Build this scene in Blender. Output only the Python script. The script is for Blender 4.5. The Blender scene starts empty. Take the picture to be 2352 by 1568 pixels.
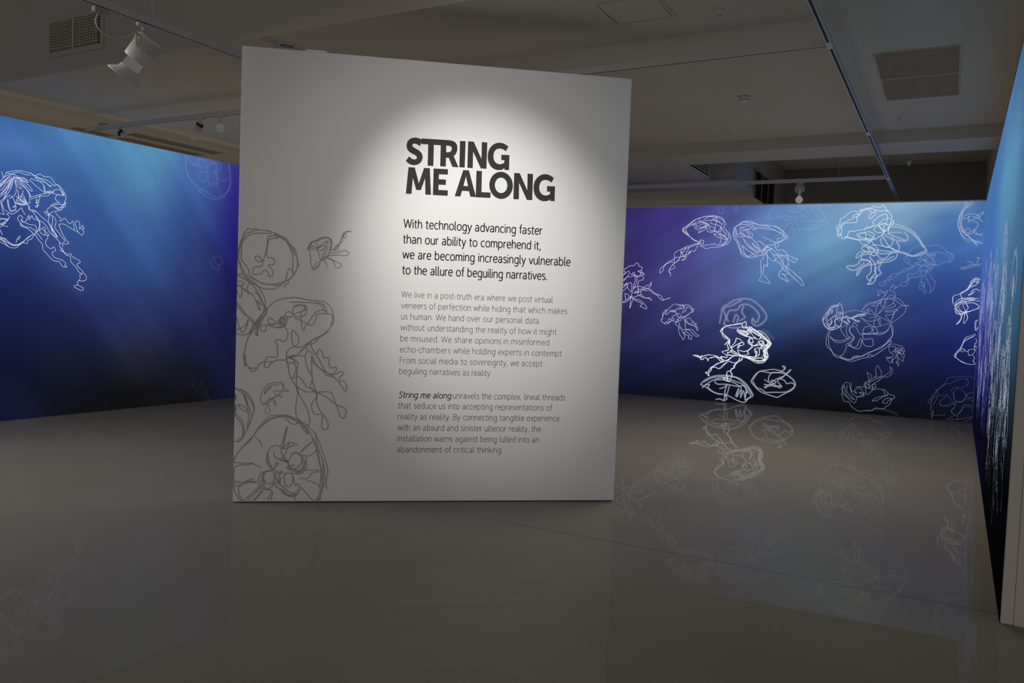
import bpy, bmesh, math, random
from mathutils import Vector, Matrix
random.seed(7)
scene = bpy.context.scene

# ---------------------------------------------------------------- camera, world, lights, exposure
CAM_POS = Vector((0.0, 0.0, 1.5))
cam_data = bpy.data.cameras.new('camera')
cam_data.sensor_width = 36.0
cam_data.lens = 36.0 * 1834.057 / 2352.0
cam_data.clip_end = 100.0
cam = bpy.data.objects.new('camera', cam_data)
scene.collection.objects.link(cam)
R_ = Vector((0.87622819, 0.48048872, 0.03680693))
U_ = Vector((-0.05468986, 0.02326575, 0.9982323))
F_ = Vector((-0.47878302, 0.87669225, -0.04666396))
cam.matrix_world = Matrix(((R_.x, U_.x, -F_.x, CAM_POS.x), (R_.y, U_.y, -F_.y, CAM_POS.y), (R_.z, U_.z, -F_.z, CAM_POS.z), (0, 0, 0, 1)))
scene.camera = cam

scene.view_settings.view_transform = 'Standard'
scene.view_settings.look = 'None'
scene.view_settings.exposure = 0.0
scene.view_settings.gamma = 1.0
scene.view_settings.use_curve_mapping = False
scene.cycles.transparent_max_bounces = 48

world = bpy.data.worlds.new('gallery_ambient')
scene.world = world
world.use_nodes = True
bg = world.node_tree.nodes['Background']
# lamp and added fill-light colours and powers (red, green, blue, watts)
E_WORLD = (1, 0.965, 0.94, 0.41)
E_SPOT = (1, 0.99, 0.97, 410)
E_CL = (1, 0.95, 0.87, 10)
E_CB = (1, 0.95, 0.88, 9)
E_SPILL = (1, 0.98, 0.96, 60)
E_WR = (1, 0.89, 0.68, 86)
E_WL = (1, 0.96, 0.9, 75)
E_PR = (1, 0.88, 0.6, 13)
E_PL = (1, 0.89, 0.55, 21)
bg.inputs['Color'].default_value = (*E_WORLD[:3], 1)
bg.inputs['Strength'].default_value = E_WORLD[3]

def add_light(name, kind, loc, target, energy, color=(1, 0.96, 0.9), **kw):
    l = bpy.data.lights.new(name, kind)
    l.energy = energy
    l.color = color
    for k, v in kw.items():
        setattr(l, k, v)
    o = bpy.data.objects.new(name, l)
    scene.collection.objects.link(o)
    o.location = loc
    o.rotation_euler = (Vector(target) - Vector(loc)).to_track_quat('-Z', 'Y').to_euler()
    return o

# gallery spotlight on the text wall, hung from the ceiling of the entry room
add_light('text_wall_spot', 'SPOT', (-1.85, 2.55, 3.9), (-3.08, 5.12, 1.87), E_SPOT[3], E_SPOT[:3], spot_size=math.radians(40), spot_blend=1.0, shadow_soft_size=0.06)
add_light('text_wall_spill', 'SPOT', (-1.85, 2.55, 3.9), (-3.1, 5.05, 1.9), E_SPILL[3], E_SPILL[:3], spot_size=math.radians(72), spot_blend=1.0, shadow_soft_size=0.08)
# added unseen fill lights, mostly warm to offset the blue of the murals
add_light('fill_down_right', 'AREA', (-1.6, 8.6, 3.38), (-1.6, 8.6, 0), E_WR[3], E_WR[:3], shape='RECTANGLE', size=2.0, size_y=3.0)
add_light('fill_down_left', 'AREA', (-7.0, 2.5, 3.3), (-6.6, 2.7, 0), E_WL[3], E_WL[:3], shape='RECTANGLE', size=2.0, size_y=3.0)
add_light('fill_up_right', 'AREA', (-1.3, 9.0, 0.5), (-1.3, 9.0, 3), E_PR[3], E_PR[:3], shape='RECTANGLE', size=2.5, size_y=5.0)  # added unseen light facing up from near the floor, brightens the ceiling
add_light('fill_up_left', 'AREA', (-7.4, 7.6, 0.5), (-7.4, 7.6, 3), E_PL[3], E_PL[:3], shape='RECTANGLE', size=2.6, size_y=4.0)  # same added upward fill on the left side

add_light('fill_behind_left', 'AREA', (-9.85, 6.8, 2.3), (-9.85, 6.8, 4), E_CL[3], E_CL[:3], shape='RECTANGLE', size=0.8, size_y=9.0)  # added behind the left mural to lift the dark ceiling strip there
add_light('fill_behind_back', 'AREA', (-4.2, 14.6, 2.3), (-4.2, 14.6, 4), E_CB[3], E_CB[:3], shape='RECTANGLE', size=8.5, size_y=1.4)  # added behind the back mural to brighten the soffit and recess

# ---------------------------------------------------------------- data
DRAWINGS = [
  ('panel', 9, 'ink', 'round jellyfish drawing at upper left edge', '65,1963 43,1934 24,1887 8,1840 2,1789 5,1743 16,1703 36,1652 69,1608 114,1579 170,1550 225,1543 264,1551 299,1576 333,1601 368,1630 392,1660 409,1699 413,1741 407,1787 393,1823 373,1853 352,1877 331,1907 296,1926 256,1942 206,1955 156,1960 111,1965 64,1965/156,1960 116,1955 82,1943 53,1924 34,1893 20,1851 10,1805 7,1753 23,1708 49,1658 84,1624 124,1605 169,1586 224,1578 274,1585 323,1603 353,1614 382,1647/226,1938 171,1940 122,1935 92,1931 58,1904 34,1877 25,1846 25,1795 25,1749 45,1719 73,1685 86,1639 124,1610 174,1581 234,1576 284,1575 323,1595 348,1614/246,1939 286,1915 327,1892 347,1862 368,1822 380,1786 380,1740 381,1672 387,1647/347,1867 378,1853 401,1813 410,1772 418,1736 424,1713/324,1559 329,1577 349,1588 353,1614 333,1613 342,1655 351,1692 361,1697 377,1677 385,1657 373,1631/276,1912 246,1926 216,1920 204,1906 202,1865 196,1819 185,1782 173,1741 155,1765 135,1776 120,1766 123,1749 141,1736 166,1738 171,1720 161,1703 127,1698 107,1689 108,1648 128,1645 158,1650 172,1666 192,1677 209,1665 218,1637 233,1633 243,1643 243,1672 231,1692 214,1706 216,1716 241,1718 254,1734 247,1759 235,1766 210,1768 199,1783 198,1813 202,1870 212,1894 241,1907 276,1912/191,1962 226,1953 266,1935 306,1914 342,1882 363,1852 384,1812 399,1787'),
  ('panel', 8, 'ink', 'small darting jellyfish drawing beside intro text', '481,1835 488,1863 503,1890 523,1900 548,1913 573,1927 613,1933 644,1920 651,1892 646,1850 636,1824 624,1797 607,1786 587,1769 572,1756 560,1722 533,1694 523,1699 509,1730 503,1776 496,1833 481,1835/494,1838 503,1869 518,1896 548,1902 588,1923 623,1924 642,1902 638,1855 626,1808 602,1786/489,1843 498,1874 523,1896 563,1916 603,1928 634,1923 647,1897 642,1850 629,1813/538,1902 543,1876 559,1862 549,1853 518,1865 509,1846 534,1842 564,1859 604,1874 600,1851 557,1830 552,1840 569,1867 609,1903 622,1890 618,1849 601,1796 589,1775/547,1843 560,1810 571,1774 579,1769 595,1832 609,1890 614,1905/522,1704 534,1731 557,1753 569,1748 557,1727 533,1697/614,1906 645,1892 633,1839 652,1822 702,1831 748,1842 774,1828 752,1806 693,1808 642,1802 607,1786/638,1842 671,1844 666,1856 686,1878 696,1871 687,1847 671,1844 698,1884 706,1905 718,1934 730,1963 750,1949 741,1935 725,1942 735,1969 755,1983 783,1982 760,1978 742,1967 728,1942 721,1906 708,1892 696,1873/607,1786 653,1772 694,1756 723,1737 710,1720 688,1714 674,1732 663,1763 637,1782 617,1786/582,1769 597,1765 613,1745 620,1709/596,1791 602,1770 587,1764'),
  ('panel', 9, 'ink', 'jellyfish drawing cut off by the left edge at mid height', '-3,1642 39,1642 69,1618 114,1589 150,1549 181,1499 196,1458 197,1422 208,1381 194,1350 169,1334 135,1301 111,1259 92,1223 43,1211 -2,1220/-3,1633 30,1621 65,1602 105,1573 135,1528 156,1493 177,1447 193,1407 183,1375 159,1344 130,1301 97,1243/10,1631 50,1607 95,1578 130,1538 171,1468 188,1412 179,1365 145,1322 116,1275 87,1228/-4,1589 25,1593 48,1579 43,1566 1,1561/-4,1564 21,1555 51,1530 89,1501/31,1560 34,1504 23,1478 12,1493 0,1523/71,1531 73,1562 95,1578 120,1553/36,1547 76,1521 106,1501 132,1456 150,1400 161,1395 155,1426 142,1456 177,1427/123,1520 146,1498 172,1452/-4,1441 29,1406 75,1346 90,1341 120,1306 116,1280/-3,1420 34,1380 60,1350 80,1341 78,1294 62,1247 37,1231 12,1292 -2,1333/-2,1245 37,1262 66,1284 80,1320 105,1311 116,1275/142,1214 148,1266 160,1307 179,1355'),
  ('panel', 9, 'ink', 'large jellyfish drawing with long looping tentacles', '202,1392 236,1433 274,1464 337,1482 394,1491 433,1486 484,1478 555,1471 600,1469 633,1450 660,1415 676,1369 676,1322 657,1288 632,1248 587,1213 549,1199 517,1175 486,1144 454,1110 423,1076 372,1061 347,1041 296,1036 252,1025 214,1021 182,1017 157,996 145,976 94,978 71,1014 61,1066 66,1125 75,1165 92,1212 126,1265 144,1311 174,1365 202,1392/193,1379 156,1325 132,1272 105,1225 89,1205/200,1372 169,1306 151,1259 146,1207 133,1239 162,1332/369,1456 465,1458 549,1454 588,1439 609,1406 628,1387 661,1375 669,1342 657,1302/549,1457 594,1452 621,1420 625,1397/629,1381 564,1378 552,1345 533,1304 508,1294 482,1299 470,1259 457,1269 450,1315 448,1381 467,1408 460,1434 402,1432 390,1399 397,1359 442,1354 480,1375 482,1428 447,1440 402,1429/396,1425 434,1435 466,1434 473,1408/390,1372 365,1388 339,1377 340,1351 378,1352 403,1373 454,1394 480,1402/340,1351 314,1350 296,1330 303,1310 328,1304 340,1331 315,1343 296,1323 277,1309 238,1334 219,1330 220,1307 240,1282 278,1270 322,1275 341,1298 353,1338 340,1351/227,1281 265,1273 316,1281 341,1292 303,1304 315,1330 334,1338 315,1311 233,1282/404,1346 443,1328 482,1309 495,1303 513,1337 551,1391 589,1406 628,1397/214,1284 176,1283 167,1260 180,1240 202,1244 208,1281 233,1295 290,1297 329,1278 355,1246 357,1213 344,1179 325,1172 299,1185 274,1177 271,1161 284,1148 286,1059 238,1061 213,1050 201,1017 202,984 221,981 246,1012 283,1036 347,1037/384,1240 396,1255 413,1234 433,1202 431,1162 409,1138 392,1161 385,1200 384,1240/352,1094 371,1121 402,1135 447,1133 479,1150 517,1178 562,1199 569,1193 537,1165 511,1158/638,1261 600,1227 536,1192 492,1144 442,1096/352,1094 353,1054 360,1014 424,1029 431,996 419,969 401,909 382,922 364,988 360,1028/359,1061 404,1075 475,1070 487,1084 496,1117 486,1144/366,1068 411,1036 398,1049 372,1054 423,1069/54,1079 59,1020 66,987 70,1060/88,981 104,962 126,949 151,976/360,1028 382,915 415,863 436,810 428,736 426,656 447,610 506,570 525,577 517,651 483,731 443,797 425,870 426,970 399,1022/408,909 446,917 473,884 499,845 532,838 565,812 610,813 656,814 683,794 697,754 718,708 739,641 766,621 781,648 780,688 744,708 697,728 644,774 585,803 545,825/409,869 455,830 500,811 552,812 572,792 566,766 538,728 542,678 563,648 608,649 615,619 610,565 624,538 650,542 657,579 635,626 587,692 570,746 572,799 544,872 533,939 526,1072/481,1064 492,1011 509,965 533,932/526,1072 537,1032 560,1006 607,967 640,934 686,922 733,876 770,823 783,843 772,890 732,896 732,923 754,944 747,964 705,949 679,942 633,961 592,1027 572,1066 532,1092 506,1111/518,1165 531,1125 565,1086 571,1113 587,1120 603,1100 614,1061 653,1062 651,1022 665,988 704,996 701,969 679,945/533,1072 560,1013 606,974 659,941 692,925/534,899 525,845 565,806'),
  ('panel', 7, 'ink', 'tiny jellyfish drawing shaped like a fish', '179,755 181,785 197,821 214,852 243,867 300,876 324,878 336,854 331,824 308,793 280,766 245,750 217,719 194,713 179,737 179,755/231,864 278,856 324,866 330,842/204,791 209,816 232,846 249,843 244,828 221,810 204,791/210,798 221,822 243,840/267,817 279,814 348,812 372,813 348,827 331,824/273,814 285,781 314,787 326,769 291,778/211,719 234,756 257,756/229,713 212,677 218,650 236,650 244,671 234,714/268,750 275,714 284,714 280,745/196,731 205,719 234,726 268,756/302,787 280,772 245,756'),
  ('panel', 9, 'ink', 'cut-off jellyfish drawing at lower left edge', '-7,832 42,812 77,783 107,742 128,700 132,664 115,609 94,543 66,482 38,446 -2,446/-7,829 31,806 72,771 90,723/42,821 83,795 118,748 137,688 126,640 105,567 77,507/22,710 50,705 85,675 98,639/22,710 45,681 83,657/-3,650 35,620 64,573 66,506 55,476 27,452/-6,638 29,602 56,554 60,494/60,777 82,717 94,663 98,615 88,543/72,759 102,687 115,639/-6,785 9,776 9,752 -5,740/-3,779 3,764 -2,746/-4,716 13,692 8,662 -3,650/-3,704 5,686 -3,662/-3,695 0,680 -3,668'),
  ('panel', 9, 'ink', 'big round jellyfish drawing with four-petalled centre at bottom left', '1,301 28,361 79,428 135,489 163,538 202,586 242,629 288,637 352,640 405,625 459,596 506,566 561,512 592,457 617,390 643,316 662,249 661,193 642,132 619,64 603,-1/1,319 51,392 113,453 152,519 209,574 260,611 329,627 382,619 441,589 495,547 544,487 575,414 598,328 615,242 626,169 622,82 591,-1/203,574 248,611 306,630 364,631 423,604 483,572 531,511/353,613 401,577 424,574 453,590/459,571 514,502 501,541/567,512 580,438 606,359 632,279 646,181 660,95/544,481 569,420 595,322 616,218 611,144 618,-1/556,469 582,389 602,298/625,322 631,205 630,125/147,483 177,447 198,408/459,358 499,401 556,456/464,364 487,395 539,444/470,349 524,343 553,359 576,383/508,242 550,236 597,242/469,178 522,178 556,218 615,230/516,159 558,153 600,126 613,82 579,2/476,110 519,64 567,2/431,46 438,0/272,83 244,1/277,83 267,10/208,83 140,1/201,95 157,10/184,120 82,1/190,107 105,4/1,295 53,289 139,286 82,277 25,268 5,247 3,186 10,156 61,150 142,177/16,120 73,138 107,156 160,150 85,144 45,114 43,71 76,4/7,162 8,96 35,47 64,1/140,283 192,256/280,247 250,266 229,302 231,345 242,381 259,405 287,418 317,412 329,388 336,351 360,321 383,303/280,369 283,345 307,321 337,309 372,303/237,351 250,290 268,260/228,326 244,278 274,241 291,266 296,296/328,412 339,449 361,540 369,546 361,509 346,424 340,400 380,437 427,434 442,419/335,394 370,400 422,425/348,339 364,370 386,443/313,321 348,327 372,297 336,315 384,291/384,297 395,327 417,361 447,361 471,340 477,303 461,272 432,248 396,254 384,291/471,346 484,291 507,291 509,328/406,352 429,370 459,352 483,328 508,273 497,236 462,211 409,217/378,266 408,236 450,230 484,260 501,291/419,278 396,260 426,242 462,230 433,211/216,211 211,174 229,150 259,138 282,156 286,205 274,229 239,229 216,211/199,223 176,180 183,138 213,101 271,89/205,217 200,150 218,114 260,95/268,235 233,235 210,217 206,174 224,132/357,193 358,150 376,119 405,126 416,168 409,211 374,217 357,193/421,187 435,126 446,138 458,132 465,101 448,58 407,43 354,71 330,101/341,126 377,89 424,70 459,95/330,95 366,58 413,52 454,64/290,290 308,296 308,278 280,247 315,223 368,211/309,229 292,199 317,144 341,120/282,150 306,113 353,89 389,58 448,64/242,95 282,132 317,156 339,187/315,217 338,229 316,187 329,144 299,168/372,315 384,272 373,254 408,236 468,224 496,260'),
  ('back', 12, 'w3', 'white jellyfish drawing trailing a thin plaited tail', '5067,2663 5000,2696 4903,2752 4825,2809 4790,2851 4793,2884 4838,2930 4912,2976 4966,3013 5048,3049 5149,3085 5231,3098 5314,3096 5397,3072 5454,3035 5474,2989 5503,2961 5469,2906 5527,2833 5575,2778 5596,2723 5580,2677 5537,2622 5466,2594 5376,2566 5302,2580 5248,2566 5198,2543 5155,2570 5117,2589 5094,2584/5067,2663 4991,2687 4903,2752 4815,2827 4789,2874 4820,2912 4903,2967 5003,3031 5122,3076 5222,3093 5334,3073 5417,3035 5465,2989 5440,2943/4902,2771 4853,2813 4814,2855 4840,2902 4904,2939 5005,2985 5116,3007 5235,3024 5337,3009 5402,2980/4887,2790 4848,2837 4849,2897 4941,2948 5034,2966 5116,2988 5191,2973 5220,2945/4951,2929 5007,2947 5036,2919 4990,2896 4981,2892 5029,2877 5093,2900 5138,2918 5183,2946 5155,2964 5099,2956 5072,2937 5084,2900 5148,2909 5211,2936/5069,2807 5054,2826 5077,2835 5095,2863 5130,2891 5176,2909 5160,2863 5115,2835 5073,2821/5185,2918 5197,2862 5235,2825 5282,2816 5326,2843 5373,2824 5407,2879 5414,2916 5349,2944 5275,2963 5246,2991 5254,3019/5220,2945 5232,2890 5272,2834 5289,2848 5325,2871 5339,2953 5348,3064 5280,3046 5317,3032 5373,3008 5421,2971 5431,2943/5133,3039 5187,3066 5223,3084 5278,3074/5049,3031 5107,2993 5192,2955 5277,2908 5324,2889 5322,2834 5410,2820 5435,2861 5423,2916 5472,2842 5520,2787 5494,2769/5310,2792 5375,2787 5430,2778 5486,2750 5524,2704 5508,2659 5465,2622 5438,2613 5457,2594 5509,2649 5539,2686 5513,2741 5448,2787 5410,2806 5412,2778 5432,2741 5479,2704 5551,2713 5562,2759 5543,2787/5311,2788 5386,2741 5433,2714 5423,2631 5411,2603 5374,2608 5337,2622 5245,2612 5153,2607 5097,2617 5068,2640/5093,2700 5077,2649 5060,2621 5096,2631/5067,2663 5134,2631 5151,2649 5140,2686 5103,2691 5076,2659 5040,2631/5059,2640 4976,2612 4855,2574 4762,2536 4670,2470 4668,2413 4702,2395 4759,2405 4834,2415/5050,2626 4958,2584 4865,2555 4791,2527 4774,2480 4804,2461 4797,2405/5060,2612 5035,2556 5009,2509 4953,2509 4906,2490 4907,2471 4944,2490 4899,2453 4833,2433 4825,2414 4853,2424 4836,2386 4799,2348 4846,2368 4873,2405 4865,2462 4896,2518 4911,2584/4855,2574 4839,2518 4793,2480 4773,2499 4776,2442 4751,2367 4687,2300 4641,2271 4595,2214 4588,2157 4605,2119 4621,2072 4609,2129 4588,2176 4663,2215 4680,2243 4645,2276/4673,2404 4655,2375 4562,2318 4506,2270 4441,2212 4432,2183 4415,2145 4435,2131 4482,2165 4489,2222 4525,2279 4629,2323 4668,2300 4742,2348 4759,2395/4669,2394 4672,2319'),
  ('back', 9, 'a2', 'two loose tentacle loops hanging from the top edge', '5370,3256 5365,3183 5418,3127 5461,3172 5434,3255/5601,3252 5617,3197 5650,3169 5666,3205 5664,3251'),
  ('back', 12, 'a3', 'grey-blue jellyfish drawing with angular dangling tentacles', '5702,2936 5762,2986 5832,3003 5894,2998 5966,2961 6055,2938 6160,2928 6256,2918 6334,2891 6405,2845 6459,2783 6496,2738 6453,2734/5711,2941 5789,2981 5913,2971 6020,2938 6144,2910 6258,2864 6347,2819 6408,2783 6419,2748 6377,2716 6330,2712 6346,2650 6354,2592 6290,2582/5702,2936 5659,2905 5637,2896 5643,2859 5628,2805 5635,2741 5669,2695 5708,2631 5738,2567 5768,2495 5751,2476 5806,2440 5843,2413 5906,2400 5993,2414 6079,2447 6165,2470 6197,2524 6275,2538/5675,2932 5644,2832 5656,2777 5686,2713 5736,2604 5776,2513 5833,2450 5896,2423 5964,2469 6041,2514 6110,2532 6160,2587 6271,2618 6372,2663 6455,2703 6453,2747 6406,2819 6335,2882 6273,2909/5659,2887 5673,2795 5710,2759 5756,2750 5809,2740/5970,2893 6075,2893 6180,2874 6276,2846 6364,2810 6435,2756 6454,2721/5667,2914 5737,2941 5826,2949 5915,2939 5960,2902 5988,2875 5972,2853 5909,2885 5848,2867 5796,2840 5742,2850 5740,2895 5793,2904 5863,2921 5934,2903/5748,2904 5794,2867 5857,2858 5885,2822 5931,2785 5942,2749 5907,2731 5844,2749 5789,2795 5753,2804 5718,2786 5690,2804 5678,2868/5839,2858 5859,2813 5888,2758 5926,2713/5742,2841 5754,2786 5817,2758 5898,2731/6100,2735 6189,2703 6268,2667 6338,2654 6380,2672 6446,2712/6025,2668 6069,2668 6123,2623 6186,2587 6274,2542 6356,2453 6432,2320 6494,2258 6609,2171 6724,2067 6770,1979 6737,1978 6657,2047 6533,2170 6487,2231 6477,2267 6511,2267 6526,2303 6503,2418 6475,2481 6430,2525 6387,2534 6344,2520 6308,2569 6287,2641 6268,2667/5935,2713 5999,2649 6038,2586 6074,2550 6011,2586 5947,2640 5943,2631 5985,2577 6066,2532/5793,2722 5842,2622 5925,2541 6006,2505/5793,2713 5895,2613 5970,2541 6014,2523/5781,2604 5845,2550 5928,2486 5965,2459 5992,2433 6042,2496 6111,2523 6178,2569/5781,2604 5821,2495 5860,2441 5905,2423/6119,2524 6160,2578 6213,2569 6257,2551 6163,2524 6144,2560 6194,2587 6120,2506 6181,2497/6121,2488 6104,2487 6128,2434 6126,2397 6089,2352 6097,2271 6110,2100 6077,2045 6100,2023 6189,2002 6259,1990 6203,2074 6147,2145 6141,2271 6166,2294 6201,2272 6193,2434 6155,2497/6197,2533 6242,2497 6278,2462 6316,2399 6318,2359 6275,2358 6222,2389 6184,2443/6261,2461 6358,2426 6408,2445 6493,2445 6562,2428 6598,2397 6657,2389 6618,2331 6548,2366 6426,2436 6338,2480/6318,2354 6371,2328 6417,2266 6480,2196 6533,2161 6484,2133 6423,2154 6467,2115 6531,2032 6462,2057 6400,2087 6381,2140 6395,2185 6436,2222 6450,2293 6436,2391 6400,2436/6318,2363 6366,2426'),
  ('back', 10, 'a1', 'faint jellyfish drawing under the top edge, overlapping the grey-blue one', '6265,3248 6208,3187 6159,3116 6126,3081 6128,3054 6172,3026 6268,3025 6361,3042 6480,3058 6598,3061 6699,3046 6766,3036 6818,2992 6902,2974 6967,2990 7015,3016 7038,3042 7002,3103 6925,3174 6856,3237/6300,3243 6243,3177 6186,3107 6153,3071 6206,3053 6309,3060 6393,3086 6479,3067 6539,3048 6447,3023 6369,3059 6309,3060 6272,3114 6220,3110 6178,3080/6172,3035 6201,2981 6263,2945 6342,2917 6436,2912 6493,2951 6517,2978 6482,3005 6413,3019/6517,2978 6478,2925 6413,2854 6340,2775 6282,2739 6223,2712 6171,2703 6103,2668/6470,2916 6406,2828 6300,2721 6234,2667 6272,2596/6598,3047 6583,3012 6594,2968 6647,2915 6598,2880 6566,2853 6725,2861 6841,2869 6940,2886 7020,2920 7084,2946 7094,2980 7065,2998 7050,2963 7019,2946 6979,2912 6954,2929 6874,2886 6758,2874/6930,3235 6967,3156 7028,3077 7065,3007 7091,2972/6789,3238 6849,3202 6851,3175 6808,3194 6748,3239 6699,3222 6631,3236 6624,3206 6674,3205 6743,3173 6667,3187 6660,3152 6594,3127 6535,3137 6521,3163 6560,3136/6636,3135 6715,3068 6794,3150 6861,3140 6895,3113 6914,3061 6983,3008 7026,2955/6801,3001 6830,2922 6871,2930 6968,2982 7016,2990/6552,2960 6548,2880 6493,2792 6463,2703 6483,2650 6451,2614 6418,2583/6554,2845 6594,2791 6571,2747 6522,2712 6463,2703/6617,3021 6736,2984 6835,2992 6935,2973/6301,3212 6331,3122 6278,3159 6253,3141'),
  ('back', 12, 'w', 'brilliant white jellyfish drawing with open loops, upper right', '7447,3047 7441,3062 7474,3083 7542,3082 7568,3133 7586,3154 7642,3168 7683,3126 7721,3110 7758,3135 7742,3079 7688,3018 7663,3044 7702,3110/7566,3164 7529,3144 7539,3129 7576,3154 7623,3174 7689,3183 7735,3208 7812,3186 7853,3216 7892,3174 7899,3143 7927,3132 7834,3129 7757,3151 7680,3168 7632,3179/7899,3138 7947,3112 7983,3055 7981,2993 7958,2912 7948,2840 7897,2820 7832,2804 7775,2810 7745,2841 7752,2882 7807,2913 7882,2933 7938,2937/7512,3103 7491,3129 7442,3135 7376,3105 7311,3054 7254,3018 7248,2939 7216,2897 7219,2844 7236,2792 7228,2771 7258,2750 7285,2802 7296,2875 7270,2897/7507,3108 7523,3072 7495,3051 7429,3021 7363,2980 7297,2949 7251,2886 7224,2834 7246,2792 7286,2770 7298,2728 7324,2707 7366,2739 7383,2791 7401,2822 7469,2817 7516,2837 7592,2847 7649,2862 7705,2883 7788,2923 7842,2974 7906,3010 7980,3014/7495,3051 7499,2968 7442,2958 7364,2959 7307,2938 7262,2865 7235,2813/7602,2852 7647,2899 7686,2883 7740,2934 7720,2965 7782,3037 7837,3067 7893,3082 7923,3045 7917,2974 7881,2948 7816,2933 7827,2892 7877,2840 7895,2850 7884,2892 7938,2922/7808,2903 7887,2830 7995,2911 8024,2983 8010,2983 7967,2922 7952,2850 7960,2788/7327,2734 7406,2718 7475,2697 7533,2686 7610,2702 7686,2707 7762,2696 7835,2748 7871,2778 7897,2830/7347,2739 7386,2733 7474,2717 7552,2696 7648,2696/7632,2811 7547,2801 7549,2749 7599,2717 7667,2707 7689,2644 7597,2582 7589,2551 7688,2489 7670,2468 7603,2457 7587,2394 7674,2379 7733,2344 7737,2271 7732,2198 7687,2135 7689,2093 7724,2073 7745,2115 7799,2189 7801,2241 7771,2344 7720,2416 7715,2510 7674,2561 7683,2582 7766,2619/7632,2821 7637,2717 7678,2665 7714,2701 7758,2779 7709,2810 7660,2831/7714,2707 7716,2676 7767,2613 7817,2551 7811,2489 7776,2443 7732,2468 7744,2499 7771,2531 7750,2572 7712,2572/7766,2619 7862,2603 7938,2578 8004,2573 8052,2542 8090,2527 8082,2501 8034,2532 7975,2583 7914,2675 7872,2758 7898,2799'),
  ('back', 30, 'b2', 'soft blurred pale jellyfish drawing behind the brilliant white one', '8483,2534 8414,2635 8364,2726 8296,2807 8201,2869 8106,2910 8013,2932 7939,2912/8444,2584 8346,2716 8221,2828 8090,2880 7987,2891/7509,2780 7624,2790 7711,2758 7761,2717 7706,2686 7591,2686 7521,2738 7509,2780/8131,2798 8019,2809 7946,2788 8003,2757 8117,2716 8201,2685 8226,2736 8167,2808/7856,2717 7849,2655 7909,2593 7993,2603 8026,2675 8004,2737/7910,2758 7997,2706 8100,2675 8184,2675/7553,2676 7634,2592 7751,2551 7865,2531 7998,2511 8146,2512 8287,2451 8359,2472 8456,2523 8475,2503 8333,2442 8194,2481 8081,2511/8073,2665 8115,2583 8091,2511 8017,2491 7868,2479 7771,2531 7663,2603 7632,2634/7639,2509 7553,2498 7518,2435 7538,2415 7583,2467 7677,2509 7773,2499 7853,2417 7919,2408 7981,2470 7998,2501/8092,2481 8068,2409 7969,2356 7838,2345 7818,2365 7864,2386 7958,2387 8039,2439/7902,2366 7820,2324 7688,2301 7614,2259 7560,2174 7543,2143 7549,2216 7632,2280 7723,2364 7588,2384 7553,2321 7496,2289 7399,2287 7411,2246 7471,2225 7538,2237 7629,2332/7876,2335 7843,2241 7875,2180 7811,2127 7755,2105 7739,2053 7703,2010 7778,2033 7820,2137 7787,2220 7822,2282'),
  ('back', 7, 'a1', 'thin wiry jellyfish drawing with four straggling arms', '8180,2389 8223,2461 8265,2533 8335,2584 8388,2609 8470,2604 8533,2604 8559,2615 8613,2620 8686,2580 8752,2515 8807,2475 8841,2416 8821,2375 8751,2355 8698,2354 8647,2323 8592,2343/8180,2389 8210,2359 8266,2329 8286,2299 8332,2309/8222,2471 8225,2410 8263,2390 8247,2349/8547,2504 8636,2514 8727,2485 8781,2455 8810,2405 8787,2355/8752,2515 8824,2485 8835,2445 8853,2436/8511,2504 8479,2443 8424,2452 8381,2401 8411,2361 8367,2320 8432,2301 8484,2342 8463,2392 8516,2423 8571,2393 8604,2454 8566,2484 8533,2433 8486,2473/8468,2473 8521,2494 8602,2484 8586,2444 8531,2473 8507,2423 8455,2372 8410,2381 8425,2422/8375,2351 8340,2330 8404,2310 8477,2311 8539,2322 8611,2323/8444,2412 8500,2372 8565,2343 8598,2393/8406,2442 8445,2402 8520,2342 8602,2313 8590,2373 8551,2443 8494,2493/8332,2299 8234,2257 8179,2236 8127,2184 8035,2162 7982,2109 7938,2057 7891,2040 7865,2014 7904,1984 7949,2016 7947,2057 8011,2079 8074,2121 8136,2184 8253,2237 8350,2300/7998,2151 8019,2120 7992,2089 8011,2079/8400,2219 8330,2177 8248,2165 8241,2114 8280,2074 8226,2063 8172,2031 8183,1990 8256,2012 8235,2063 8260,2104 8332,2136 8414,2138/8174,2000 8119,1978 8083,1967 8066,1936/8082,1988 8120,1958 8064,1967 8103,1937/8414,2300 8409,2219 8472,2230 8545,2221 8578,2272 8593,2313/8436,2219 8413,2158 8476,2159 8491,2220 8529,2180 8566,2161 8569,2110 8616,2071 8611,1990 8587,1939 8571,1898 8561,2009 8516,2089 8477,2139/8486,2311 8515,2261 8490,2230 8559,2282 8513,2302/8449,2149 8436,2067 8491,2048 8476,1987 8403,2006 8405,1955 8451,1946 8481,1896 8516,1917 8485,1987 8417,2077'),
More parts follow.
